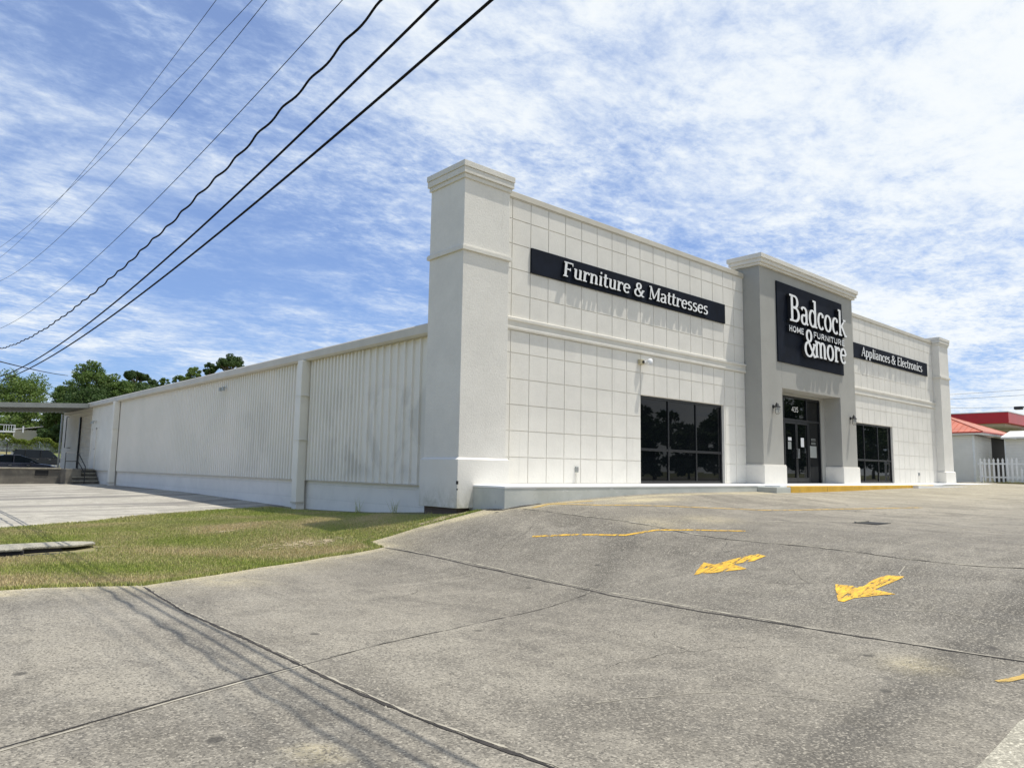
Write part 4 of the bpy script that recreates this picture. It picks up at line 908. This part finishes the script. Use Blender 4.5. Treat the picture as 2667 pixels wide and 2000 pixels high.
fl = empty('security_light', (4.84, .0, 3.30)); tag(fl, 'beige motion sensor with white lamp head under the belt moulding', 'security light')
m = MB(); m.box(-.09, .09, -.10, .0, -.04, .10); m.build('sensor_box', 'tan_box', fl, bevel=.015)
m = MB(); m.lathe([(0, -.135), (.035, -.13), (.04, -.1)], (.03, 0, .03), 12, axis='y'); m.build('lens', 'dark_inside', fl)
m = MB(); m.tube([(.09, -.05, .03), (.17, -.08, .05)], .018, 8); m.lathe([(0, 0), (.045, .0), (.05, -.06), (.085, -.13), (.088, -.17), (.0, -.15)], (.22, -.05, .05), 16, axis='y'); m.build('lamp_head', 'fence_white', fl, smooth=True)
def outlet(x, z, lab):
    e = empty('outlet_box', (x, 0, z)); m = MB(); m.box(-.045, .045, -.05, .002, -.07, .07); m.build('box', 'canopy_metal', e, bevel=.006); m = MB(); m.box(-.035, .035, -.062, -.051, -.05, .05); m.build('cover', 'steel', e, bevel=.004)
    m = MB(); m.tube([(-.0, -.03, -.07), (-.0, -.03, -z+ZL)], .012, 6); m.build('pipe', 'white_metal', e); tag(e, lab, 'outlet box', 'small boxes low on the store front')
outlet(2.27, .33, 'small grey outlet box on the white wall left of the big window'); outlet(25.36, .38, 'small grey outlet box low on the wall near the far pillar')
def flood(y, z, lab, x=-1.49):
    e = empty('flood_light', (x, y, z)); tag(e, lab, 'flood light', 'small flood lights on the side wall')
    m = MB(); m.box(-.03, .02, -.06, .06, -.06, .06); m.build('backplate', 'white_metal', e)
    for s_ in (-1, 1):
        m = MB(); m.tube([(-.03, 0, 0), (-.09, s_*.07, .02), (-.14, s_*.12, -.02)], .014, 6); m.lathe([(0, .05), (.045, .05), (.06, -.08), (0, -.08)], (-.16, s_*.14, -.04), 10); m.build('lamp_head', 'canopy_metal', e)
flood(13.6, 3.05, 'twin headed flood light high on the ribbed side wall'); flood(32.4, 2.55, 'twin headed flood light above the grey service door')

# ------------------------------------------------------------------ overhead wires
def wire(x, cfs, r_, mat, lab, y0=-26, y1=31, step=.8, helix=0, x1=None):
    a, b_, c = cfs; yl = 27
    if r_ < .01: y1, yl = 52, 44
    ys_ = np.arange(y0, y1+.01, step if not helix else .09); pts = []
    for y in ys_:
        z = a*y*y+b_*y+c if y < yl else None
        if z is None: z = a*yl*yl+b_*yl+c+(2*a*yl+b_)*(y-yl)
        xx = x+(0 if x1 is None else (x1-x)*(y-y0)/(y1-y0))
        if helix: xx += helix*math.sin(y*7.2); z += helix*math.cos(y*7.2)+.012*math.sin(y*2.1)
        pts.append((xx, float(y), z))
    m = MB(); m.tube(pts, r_, 6); o = m.build('power_line', mat, None, smooth=True); tag(o, lab, 'power line', 'overhead power lines'); return o
wire(-7.0, (.00233, -.07829, 4.1345), .0175, 'wire_black', 'thick black cable, lowest and rightmost of the overhead lines')
wire(-7.0, (.00284, -.09925, 4.5282), .0175, 'wire_black', 'thick black cable, second from the lowest overhead line')
wire(-7.0, (.00373, -.09858, 5.2084), .0175, 'wire_black', 'wavy twisted black cable above the two straight thick ones', helix=.015)
wire(-6.6, (.00264, -.0796, 6.6228), .0072, 'wire_grey', 'thin single wire just above the twisted cable')
wire(-6.3, (.00286, -.06927, 8.8343), .0072, 'wire_grey', 'thin wire, third from the left at the top of the sky')
wire(-6.0, (.00127, .02737, 9.6979), .0072, 'wire_grey', 'thin wire, second from the left at the top of the sky')
wire(-5.8, (.0020, -.05671, 11.428), .0072, 'wire_grey', 'thin wire farthest left at the top of the sky')
wtree = [(-6.9+(8.3+6.9)*t, 31+(94-31)*t, 5.35+(11.3-5.35)*t-.5*4*t*(1-t)*.25) for t in np.linspace(0, 1, 24)]
m = MB(); m.tube(wtree, .032, 5); tag(m.build('power_line', 'wire_black', None), 'black wire crossing behind the others and sloping down into the far trees', 'power line', 'overhead power lines')
for i, (za, zb, lb) in enumerate([(10.42, 10.5, 'topmost thin wire in the low sky right of the store'), (9.84, 9.86, 'middle thin wire in the low sky right of the store'), (8.74, 8.45, 'lowest thin wire in the low sky right of the store')]):
    m = MB(); m.tube([(90, 34-1.2*k, za+(zb-za)*((34-1.2*k)-17.9)/(10.4-17.9)+.012*((34-1.2*k-14)**2)*.12) for k in range(46)], .016, 5); tag(m.build('power_line', 'wire_grey', None), lb, 'power line', 'wires in the distance')
up = empty('utility_pole', (-7.6, 31.4, g1(-7.6, 31.4)))
m = MB(); m.tube([(0, 0, -.5), (0, 0, 13.6)], .15, 14, taper=[.17, .11]); m.build('shaft', 'timber', up); m = MB(); m.box(-.9, .2, -.2, -.08, 12.6, 12.75); m.build('crossarm', 'timber', up)
tag(up, 'wooden utility pole carrying the overhead lines at the edge of the side lot', 'utility pole')

# ------------------------------------------------------------------ trees
def tree(x, y, top, r, crown_h, leafm, label, n=7000, ls=.17, clumps=46, zb=None, gap=.30, lean=0., group='trees behind the store', flat=False, sx=1., name='leafy_tree', sig=.2):
    z0 = g1(x, y) if zb is None else zb; H = top-z0; rnd = np.random.default_rng(int(abs(x*131+y*17+top*7)) % 99991)
    cz = H-crown_h/2; K = clumps; u_ = rnd.normal(size=(K, 3)); u_ /= np.linalg.norm(u_, axis=1)[:, None]
    rad = rnd.uniform(.35, 1., K)**.6
    C = u_*rad[:, None]*np.array([r*sx, r, crown_h/2])*.88
    if flat: C[:, 2] = np.abs(C[:, 2])*.9-crown_h*.1
    C[:, 2] += cz; C[:, 0] += lean*(C[:, 2]/H)
    C += rnd.normal(0, r*.06, (K, 3))
    cs = rnd.uniform(.5, 1.35, K)*r*sig*1.0
    w = cs**2; w /= w.sum(); idx = rnd.choice(K, n, p=w)
    d = rnd.normal(size=(n, 3)); d /= np.linalg.norm(d, axis=1)[:, None]; rr = rnd.uniform(.25, 1., n)**.5
    P_ = C[idx]+d*(rr*cs[idx])[:, None]*np.array([1.15, 1.15, .8])
    a = rnd.normal(size=(n, 3)); a /= np.linalg.norm(a, axis=1)[:, None]; b_ = np.cross(a, d+rnd.normal(0, .6, (n, 3))); b_ /= np.linalg.norm(b_, axis=1)[:, None]+1e-9
    s_ = rnd.uniform(.6, 1.4, n)[:, None]*ls
    V = np.stack([P_-a*s_, P_-b_*s_*.55, P_+a*s_, P_+b_*s_*.55], 1).reshape(-1, 3); F = np.arange(4*n).reshape(-1, 4)
    ct = rnd.uniform(0, 1, K)[idx]; t = np.c_[np.clip(ct*.6+rnd.uniform(0, .5, n), 0, 1), rnd.uniform(0, 1, n), np.zeros(n), np.ones(n)]
    root = empty(name, (x, y, z0)); tag(root, label, 'tree', group)
    np_mesh('crown', V, F, leafm, np.repeat(t, 4, 0), root)
    tr = MB(); fk = Vector((lean*.5, 0, max(H-crown_h*1.02, H*.28))); rt = max(.10, H*.018)
    tr.tube([(0, 0, -.3), (lean*.2, .05, fk.z*.5), tuple(fk)], rt, 8, taper=[rt*1.35, rt, rt*.8])
    for i in rnd.choice(K, min(K, 13), replace=False):
        c_ = Vector(C[i]); mid_ = fk.lerp(c_, .5)+Vector((rnd.normal(0, r*.08), rnd.normal(0, r*.08), r*.05)); tr.tube([tuple(fk), tuple(mid_), tuple(c_)], rt*.5, 5, taper=[rt*.55, rt*.3, rt*.08])
    tr.build('trunk', 'bark', root); return root
TL = [
 (.8, 108, 11.6, 3.4, 6.0, 'leaf_light', 'airy light green tree at the very left edge above the dock canopy', 6500, .16, 60, False),
 (5.0, 106, 12.3, 3.6, 6.2, 'leaf_light', 'airy light green tree with sky showing through, second from the left', 7500, .16, 70, False),
 (7.9, 91, 10.6, 1.9, 5.0, 'leaf_mid', 'grey green lower left shoulder of trees beside the tallest left crown', 5000, .14, 40, False),
 (9.7, 88, 13.1, 2.3, 6.5, 'leaf_mid', 'tallest of the left trees, grey green with a pointed top', 9000, .14, 60, False),
 (9.5, 86, 9.6, 3.2, 5.0, 'leaf_dark', 'dark dense tree low in front of the tallest left crown', 9000, .15, 60, False),
 (12.1, 86, 11.1, 2.2, 5.0, 'leaf_mid', 'rounded grey green tree right of the tallest left crown', 7000, .14, 50, False),
 (14.2, 88, 10.9, 2.0, 4.5, 'leaf_dark', 'dark tree whose crown slopes down to the roof edge', 6000, .14, 45, False),
 (16.6, 92, 11.2, 2.2, 4.5, 'leaf_dark', 'dark tree just behind the roof edge left of the small flat topped pine', 5500, .14, 45, False),
 (19.6, 106.5, 14.6, 1.9, 2.6, 'leaf_dark', 'small flat topped pine with bare branching trunk against the sky', 3800, .13, 26, True),
 (21.4, 105, 13.1, 1.3, 3.0, 'leaf_dark', 'small dark bushy crown right of the flat topped pine', 2600, .13, 22, False),
 (22.9, 104, 13.4, 1.0, 2.4, 'leaf_mid', 'tiny round crown just above the roof edge', 1800, .13, 16, False),
 (24.6, 102.5, 13.9, 1.3, 2.6, 'leaf_mid', 'low green crown left of the bright green one on the roof edge', 2400, .13, 20, False),
 (26.0, 100.8, 15.2, 1.35, 3.2, 'leaf_light', 'bright green crown left of the biggest dark pine', 3400, .13, 26, False),
 (27.9, 99.2, 15.8, 1.1, 2.4, 'leaf_dark', 'small dark pine crown touching the biggest pine', 2600, .13, 20, False),
 (30.0, 97, 17.2, 2.3, 3.4, 'leaf_dark', 'biggest dark round headed pine above the roof edge', 7000, .13, 44, True),
]
for x, y, top, r_, ch, lm, lb, n, ls, K, fl_ in TL: tree(x, y, top, r_, ch, lm, lb, int(n*1.5), ls*.85, int(K*1.7) if fl_ else int(K*2.2), sig=.19 if fl_ else .235, flat=fl_, name='pine_tree' if 'pine' in lb else 'leafy_tree')
for i, (x, y, top, r_, ch, lm, lb) in enumerate([
 (-1.0, 98, 7.6, 3.0, 5.0, 'leaf_light', 'green understorey tree seen under the left end of the dock canopy'),
 (2.6, 97, 7.9, 3.0, 5.4, 'leaf_light', 'leafy understorey tree under the canopy above the white railing'),
 (5.6, 96, 8.1, 2.8, 5.6, 'leaf_light', 'lighter green understorey tree under the canopy left of the dock wall'),
 (8.4, 93, 8.6, 2.8, 6.0, 'leaf_mid', 'green understorey tree whose crown meets the end of the dock wall'),
 (6.6, 88.5, 4.9, 1.7, 3.0, 'leaf_dark', 'dark round bush behind the vine covered fence'),
 (-5, 100, 8.5, 3.2, 5.8, 'leaf_mid', 'green understorey tree beyond the left edge')]):
    tree(x, y, top, r_, ch, lm, lb, 7000, .16, 50, group='understorey trees behind the yard', sig=.24)
# trees across the street: seen mirrored in the shop windows
for i, (x, y, h, r_) in enumerate([(44, -33, 5.5, 3), (51, -34, 8.5, 3.2), (57, -34, 6, 3), (63, -34, 7.5, 3.2), (70, -35, 10, 4), (77, -34, 11, 4), (84, -35, 12, 4.5), (92, -34, 12, 4.5), (101, -35, 13, 5), (111, -36, 13, 5), (122, -36, 14, 6), (135, -38, 14, 6), (36, -36, 7, 3.5)]):
    tree(x, y, h, r_, h*1.08, 'leaf_dark', 'dark tree across the street, mirrored in the shop windows', 3000, .32, 40, group='trees across the street', sig=.27)

# ------------------------------------------------------------------ yard beyond the dock
vf = empty('vine_fence', (3.6, 84, g1(3.6, 84)-.15)); zf = vf.location.z
m = MB(); x = -4.2
while x < 3.4: w = random.uniform(.12, .16); m.box(x, x+w, -.02+random.uniform(-.01, .01), .02, 0, 2.6-zf+random.uniform(-.12, .08)-.04*x); x += w+.015
m.build('boards', 'fence_wood', vf)
m = MB()
for x in (-4, -2, 0, 2): m.box(x-.06, x+.06, .02, .12, 0, 2.5-zf)
m.build('post', 'timber', vf)
n = 5200; rx = RNG.uniform(-4.3, 3.5, n); hh = 2.75-zf-.07*rx+.25*np.sin(rx*1.7)+.1*np.sin(rx*5); P_ = np.c_[rx, RNG.normal(-.12, .16, n), hh-np.abs(RNG.normal(0, .2+.12*np.sin(rx*2.2)**2, n))+.12]
drp = RNG.uniform(0, 1, n) < .16; P_[drp, 2] -= RNG.uniform(0, 1.0, drp.sum())
a = RNG.normal(size=(n, 3)); a /= np.linalg.norm(a, axis=1)[:, None]; b_ = np.cross(a, RNG.normal(size=(n, 3))); b_ /= np.linalg.norm(b_, axis=1)[:, None]; s_ = RNG.uniform(.05, .1, n)[:, None]
V = np.stack([P_-a*s_, P_-b_*s_*.7, P_+a*s_, P_+b_*s_*.7], 1).reshape(-1, 3); t = np.c_[RNG.uniform(0, 1, n), RNG.uniform(0, 1, n), np.zeros(n), np.ones(n)]
np_mesh('vines', V, np.arange(4*n).reshape(-1, 4), 'leaf_vine', np.repeat(t, 4, 0), vf)
tag(vf, 'weathered board fence draped with bright green vines beyond the parked vehicles', 'fence')
bf = empty('rail_fence', (-4, 66, g1(-4, 66))); zb_ = bf.location.z
m = MB()
for z in (1.62, 1.34, .92): m.tube([(-12, 0, z-zb_), (3.4, 0, z-zb_)], .03, 6)
m.build('rail', 'black_paint', bf)
for x in (-11, -8.4, -5.8, -3.2, -.6, 2.95):
    m = MB(); m.box(x-.04, x+.04, -.04, .04, 0, 1.98-zb_); m.build('post', 'black_paint', bf)
tag(bf, 'black three rail fence in front of the grassy bank', 'fence')
pd_ = empty('white_deck', (2.2, 92, g1(2.2, 92))); zd_ = pd_.location.z
m = MB(); m.box(-.9, .75, -.2, 1.5, 3.75-zd_, 3.92-zd_); m.build('floor', 'fence_white', pd_)
for x in (-.4, -.15, .1, .35, .6, .72):
    m = MB(); m.box(x-.025, x+.025, -.18, -.12, 3.92-zd_, 4.62-zd_); m.build('baluster', 'fence_white', pd_)
m = MB(); m.box(-.9, .75, -.19, -.1, 4.60-zd_, 4.66-zd_); m.build('handrail', 'fence_white', pd_)
for x in (-.85, .68):
    m = MB(); m.box(x-.06, x+.06, .1, .22, 0, 3.75-zd_); m.build('leg', 'fence_white', pd_)
tag(pd_, 'small white raised deck with balusters above the vine fence', 'deck')
sh = empty('garden_shed', (4.0, 93.5, g1(4, 93.5))); zs_ = sh.location.z
m = MB(); m.box(-.9, 1.7, 0, 2.5, -.3, 4.15-zs_); m.build('walls', 'soffit_cream', sh)
m = MB(); m.prism([(-1.05, 4.28-zs_), (.15, 4.38-zs_), (2.0, 4.72-zs_), (2.0, 4.62-zs_), (-1.05, 4.13-zs_)], 'y', -.25, 2.7); m.build('roof', 'siding_white', sh)
m = MB(); m.box(-.15, .02, -.3, -.22, 3.8-zs_, 4.6-zs_); m.build('trim_post', 'fence_white', sh)
tag(sh, 'low beige shed with pale roof between the deck and the bushes', 'shed')

# ------------------------------------------------------------------ vehicles (long axis X, front toward +X)
def vehicle(name, loc, prof, gl, L, Wd, wheels, wr, paint_m, label, cat, extras=()):
    """prof: side outline of the lower body; gl: side outline of the glasshouse; both (x, z)"""
    e = empty(name, loc); tag(e, label, cat, 'vehicles parked behind the dock')
    def shell(outline, wtop, wbot, z0, z1, nm, mt, ins=0.):
        mb = MB(); n = len(outline); k = 0
        rows = []
        for fr, sc_ in ((-1, 0), (-.90, 0), (0, 0), (.90, 0), (1, 0)): rows.append(fr)
        for fr in rows:
            for (x, z) in outline:
                t = max(0, min(1, (z-z0)/(z1-z0+1e-6))); w = (wbot+(wtop-wbot)*t)/2
                edge = .035 if abs(fr) == 1 else 0
                cx = sum(p[0] for p in outline)/n; cz_ = (z0+z1)/2
                mb.v.append((x-(x-cx)*edge*.6-0, fr*w*(1 if abs(fr) == 1 else 1), z-(z-cz_)*edge))
        for i in range(len(rows)-1):
            for j in range(n):
                j2 = (j+1) % n; mb.f.append((i*n+j, i*n+j2, (i+1)*n+j2, (i+1)*n+j)); mb.mi.append(0)
        mb.f.append(tuple(range(n-1, -1, -1))); mb.f.append(tuple((len(rows)-1)*n+j for j in range(n))); mb.mi += [0, 0]
        return mb.build(nm, mt, e, bevel=.02)
    zs = [p[1] for p in prof]; shell(prof, Wd*.96, Wd, min(zs), max(zs), 'body', paint_m)
    zs2 = [p[1] for p in gl]; shell(gl, Wd*.74, Wd*.90, min(zs2), max(zs2), 'glasshouse', 'car_glass')
    # roof skin and pillars over the glass
    top = [p for p in gl if p[1] > max(zs2)-.12]; x0, x1 = min(p[0] for p in top), max(p[0] for p in top); zt = max(zs2)
    m = MB(); m.box(x0, x1, -Wd*.36, Wd*.36, zt-.02, zt+.035); m.build('roof_panel', paint_m, e, bevel=.025)
    m = MB(); lo0, lo1 = min(gl), max(gl)
    for xp in extras:
        for s_ in (-1, 1): m.prism([(xp-.04, min(zs2)), (xp+.04, min(zs2)), (xp+.03, zt), (xp-.03, zt)], 'y', s_*Wd*.455 if s_ > 0 else -Wd*.455, s_*Wd*.36)
    if extras: m.build('window_pillar', paint_m, e)
    for wx in wheels:
        for s_ in (-1, 1):
            y = s_*(Wd/2-.10); m = MB(); m.lathe([(0, -.11), (wr*.62, -.11), (wr*.92, -.105), (wr, -.07), (wr, .07), (wr*.92, .105), (wr*.62, .11), (0, .11)], (0, 0, 0), 24, axis='y'); w_ = m.build('wheel', 'rubber', e, smooth=False); w_.location = (wx, y, wr)
            m = MB(); m.lathe([(0, s_*.125), (wr*.15, s_*.12), (wr*.58, s_*.112), (wr*.62, s_*.09)], (0, 0, 0), 18, axis='y'); m.build('rim', 'chrome', w_)
    xf = max(p[0] for p in prof); xr = min(p[0] for p in prof); zm = min(zs)+(max(zs)-min(zs))*.62
    for s_ in (-1, 1):
        m = MB(); m.box(xf-.22, xf+.01, s_*Wd*.33-.12, s_*Wd*.33+.12, zm, zm+.12); m.build('headlight', 'lamp_clear', e, bevel=.02)
        m = MB(); m.box(xr-.01, xr+.15, s_*Wd*.36-.1, s_*Wd*.36+.1, zm, zm+.15); m.build('tail_light', 'fascia_red', e, bevel=.02)
        m = MB(); m.box(-.08, .08, -.1, .1, -.05, .07); mi_ = m.build('mirror', paint_m, e, bevel=.03); mi_.location = (max(gl)[0]-.55, s_*(Wd*.5+.07), min(zs2)+.05)
        m = MB()
        for xp in (-.35, .65): m.box(xp-.09, xp+.09, s_*Wd*.5-.01, s_*Wd*.5+.02, min(zs2)-.14, min(zs2)-.11)
        m.build('door_handle', 'chrome', e)
    return e
gz = g1(-3.3, 44.5)
vehicle('sedan', (-3.3, 45.0, gz), [(-2.4, .35), (-2.42, .62), (-2.3, .92), (-1.6, .99), (.9, .96), (1.8, .86), (2.3, .70), (2.4, .50), (2.36, .25), (-2.3, .25)],
        [(-1.95, .95), (-1.25, 1.33), (-.7, 1.45), (.25, 1.44), (.8, 1.25), (1.35, .93)], 4.8, 1.82, (-1.45, 1.4), .33, 'navy_paint', 'dark blue sedan parked behind the low block wall, nose to the right', 'car', (-.15,))
gz = g1(2.3, 70)
vehicle('suv', (2.35, 71, gz+.02), [(-2.5, .45), (-2.52, 1.0), (-2.45, 1.08), (1.35, 1.06), (2.2, .98), (2.48, .80), (2.5, .4), (2.4, .3), (-2.4, .3)],
        [(-2.46, 1.06), (-2.2, 1.74), (-1.9, 1.80), (.5, 1.79), (.75, 1.70), (1.45, 1.05)], 5.0, 1.98, (-1.6, 1.55), .39, 'black_car_paint', 'black sport utility vehicle with long flat roof parked beyond the sedan', 'car', (-1.35, -.1))
gz = g1(.4, 90)
vehicle('pickup', (.35, 89.5, gz), [(-2.6, .5), (-2.6, 1.05), (.2, 1.05), (1.9, 1.02), (2.2, .8), (2.2, .4), (-2.5, .4)], [(-.6, 1.04), (-.5, 1.62), (.3, 1.66), (.55, 1.6), (1.1, 1.02)], 4.8, 1.85, (-1.6, 1.4), .37, 'fence_white', 'white pickup truck at the far left edge before the vine fence', 'car')

# ------------------------------------------------------------------ right-hand neighbours
def lap(mb, horiz, a0, a1, c, z0, z1, sgn, step=.125):
    """lap siding boards on a wall: horiz 'x' -> wall runs along X at y=c ; 'y' -> along Y at x=c ; sgn = outward direction"""
    z = z0
    while z < z1-.01:
        zt = min(z+step, z1); o0, o1 = .022, .004
        if horiz == 'x': mb.prism([(c+sgn*o0, z), (c+sgn*o1, zt-.004), (c-sgn*.03, zt-.004), (c-sgn*.03, z)], 'x', a0, a1)
        else: mb.prism([(c+sgn*o0, z), (c+sgn*o1, zt-.004), (c-sgn*.03, zt-.004), (c-sgn*.03, z)], 'y', a0, a1)
        z += step
hsn = empty('red_roof_house', (34.6, .3, .0)); 
m = MB(); lap(m, 'y', .03, 6, 0, .0, 2.58, -1); lap(m, 'x', .03, 3.2, 0, .0, 2.58, -1); m.build('siding', 'siding_white', hsn)
m = MB(); m.box(.04, 8, .04, 6, -.5, 2.6); m.build('wall_core', 'siding_white', hsn)
m = MB(); m.box(3.2, 6.0, -.03, .038, .0, 2.58); m.build('recess_shade_panel', 'dark_inside', hsn)  # flat dark panel on the solid wall, shade of a recess put into colour
m = MB(); m.box(-.045, .05, -.045, .05, -.1, 2.58); m.build('corner_board', 'fence_white', hsn)
m = MB(); m.box(-.28, 6.4, -.5, -.2, 2.60, 2.74); m.box(-.28, -.05, -.2, 6.2, 2.60, 2.74); m.build('fascia', 'fence_white', hsn)
# hipped ribbed metal roof
rf = MB(); zE = 2.76; c0 = (-.34, -.56, zE); c1 = (6.45, -.56, zE); c2 = (6.45, 6.2, zE); c3 = (-.34, 6.2, zE); p0 = (3.05, 2.8, 4.12)
for q in ((c0, c1, p0), (c1, c2, p0), (c2, c3, p0), (c3, c0, p0)): rf.face(q)
rf.face((c3, c2, c1, c0)); ro = rf.build('roof', 'roof_red', hsn)
rr = MB()
for k in range(1, 22):                      # standing seams run up the slopes
    x = c0[0]+(c1[0]-c0[0])*k/22; t = 1-abs(x-p0[0])/(p0[0]-c0[0]); rr.tube([(x, -.56, zE+.012), (x, -.56+t*3.36, zE+.012+t*1.36)], .014, 4)
    y = c0[1]+(c3[1]-c0[1])*k/22; t = 1-abs(y-p0[1])/(p0[1]-c0[1]); rr.tube([(-.34, y, zE+.012), (-.34+t*3.39, y, zE+.012+t*1.36)], .014, 4)
rr.tube([(-.34, -.56, zE+.02), (p0[0], p0[1], p0[2]+.02)], .03, 6); rr.tube([(6.45, -.56, zE+.02), (p0[0], p0[1], p0[2]+.02)], .03, 6); rr.build('seam', 'roof_red', ro)
m = MB(); m.box(-.36, 6.45, -.575, -.555, 2.70, 2.755); m.box(-.36, -.335, -.55, 6.2, 2.70, 2.755); m.build('drip_edge', 'fascia_red', hsn)
tag(hsn, 'small white sided house with orange red hipped metal roof right of the store', 'house')
s2_ = empty('white_annex', (36.0, -.85, 0)); s2_.rotation_euler = (0, 0, 0)
m = MB(); lap(m, 'y', -2.4, 0, 0, .0, 2.36, -1, .16); m.build('siding', 'siding_white', s2_)
m = MB(); m.box(.03, 3.0, -2.4, 0, -.5, 2.38); m.build('wall_core', 'siding_white', s2_)
m = MB(); m.box(-.05, .04, -.03, .04, 0, 2.4); m.build('corner_post', 'fence_white', s2_)
m = MB(); m.prism([(-.35, 2.40), (1.5, 2.82), (1.5, 2.9), (-.35, 2.50)], 'y', -2.5, .12); m.build('awning_roof', 'siding_white', s2_)
tag(s2_, 'white sided low annex with pale sloping roof at the right edge behind the picket fence', 'annex')
# picket fence
pf = empty('picket_fence', (33.5, -.25, -.02)); 
m = MB(); m.box(.02, .05, -4.2, .1, .28, .36); m.box(.02, .05, -4.2, .1, .98, 1.06); m.build('rail', 'fence_white', pf)
y = -.02; k = 0
while y > -4.1:
    w = .085; hgt = 1.30 if k != 9 else .78; m = MB(); m.prism([(-w/2, .07), (w/2, .07), (w/2, hgt-.10), (w/2+.012, hgt-.09), (0, hgt+.02), (-w/2-.012, hgt-.09), (-w/2, hgt-.10)], 'x', -.005, .017)
    o = m.build('picket', 'fence_white', pf); o.location = (0, y, 0); y -= .205; k += 1
for y in (-.05, -2.1, -4.15):
    m = MB(); m.box(.05, .14, y-.045, y+.045, -.3, 1.12); m.build('post', 'fence_white', pf)
tag(pf, 'white pointed picket fence in front of the red roofed house', 'fence')
for k in range(1): 
    m = MB(); m.box(-.6, .6, -2.2, .2, -.3, .035); o = m.build('planting_strip', 'soil', None); o.location = (33.6, -2.2+.9, .02); tag(o, kind='structure')
for i, (x, y) in enumerate([(33.35, -.45), (33.3, -.9), (33.4, -1.5), (33.3, -1.9), (33.4, -2.3)]):
    V = []; F = []; T = []
    for q in range(26):
        a = random.uniform(0, 2*PI); r_ = random.uniform(0, .16); bx, by = x+math.cos(a)*r_, y+math.sin(a)*r_; k = len(V); h = random.uniform(.04, .16); V += [(bx-.012, by, .04), (bx+.012, by, .04), (bx+random.uniform(-.04, .04), by+random.uniform(-.04, .04), .04+h)]; F.append((k, k+1, k+2)); T += [(random.random(), .2, 0, 1)]*3
    if i == 0: AV, AF, AT = V, F, T
    else: AF += [tuple(a+len(AV) for a in f_) for f_ in F]; AV += V; AT += T
tag(np_mesh('fence_weeds', AV, AF, 'grass_blades', AT), 'low green weeds along the foot of the picket fence', 'weeds', kind='stuff')
# red canopy of the station beyond
cp = empty('station_canopy', (62.0, 5.26, g1(62, 5.3)))
zc = cp.location.z
m = MB(); m.box(0, 14, 0, 9.0, 4.92-zc, 5.86-zc); m.build('fascia', 'fascia_red', cp, bevel=.03)
m = MB(); m.box(-.02, 14.02, -.02, 9.02, 5.86-zc, 5.93-zc); m.build('edge_trim', 'siding_white', cp)
m = MB(); m.box(.4, 13.6, .4, 8.6, 4.72-zc, 4.915-zc); m.build('soffit', 'soffit_cream', cp)
for x, y in ((2, 2), (12, 2), (2, 7), (12, 7)):
    m = MB(); m.box(x-.2, x+.2, y-.2, y+.2, 0, 4.72-zc); m.build('column', 'soffit_cream', cp)
tag(cp, 'flat red canopy with white top edge beyond the red roofed house', 'canopy')
sb = empty('station_building', (66, 7, g1(66, 7))); zc2 = sb.location.z
m = MB(); m.box(1.5, 18, -4, 10, -.3, 4.45-zc2); m.build('wall', 'soffit_cream', sb); m = MB(); m.box(1.3, 18.2, -4.2, 10.2, 4.45-zc2, 4.7-zc2); m.build('coping', 'soffit_cream', sb)
m = MB(); m.box(1.46, 1.498, 0, 3, .4, 2.6); m.build('window', 'tinted_glass', sb)
tag(sb, 'plain cream building under and behind the red canopy', 'building')
lp = empty('street_lamp', (83.5, 8.4, g1(83.5, 8.4))); zl = lp.location.z
m = MB(); m.tube([(0, 0, 0), (0, 0, 7.5-zl), (0, .25, 7.9-zl), (0, .8, 8.0-zl)], .07, 8); m.build('pole', 'black_paint', lp); m = MB(); m.box(-.3, .3, .7, 1.5, 7.7-zl, 8.05-zl); m.build('lamp_head', 'black_paint', lp, bevel=.08)
tag(lp, 'dark lamp head just inside the right edge above the red canopy', 'street lamp')
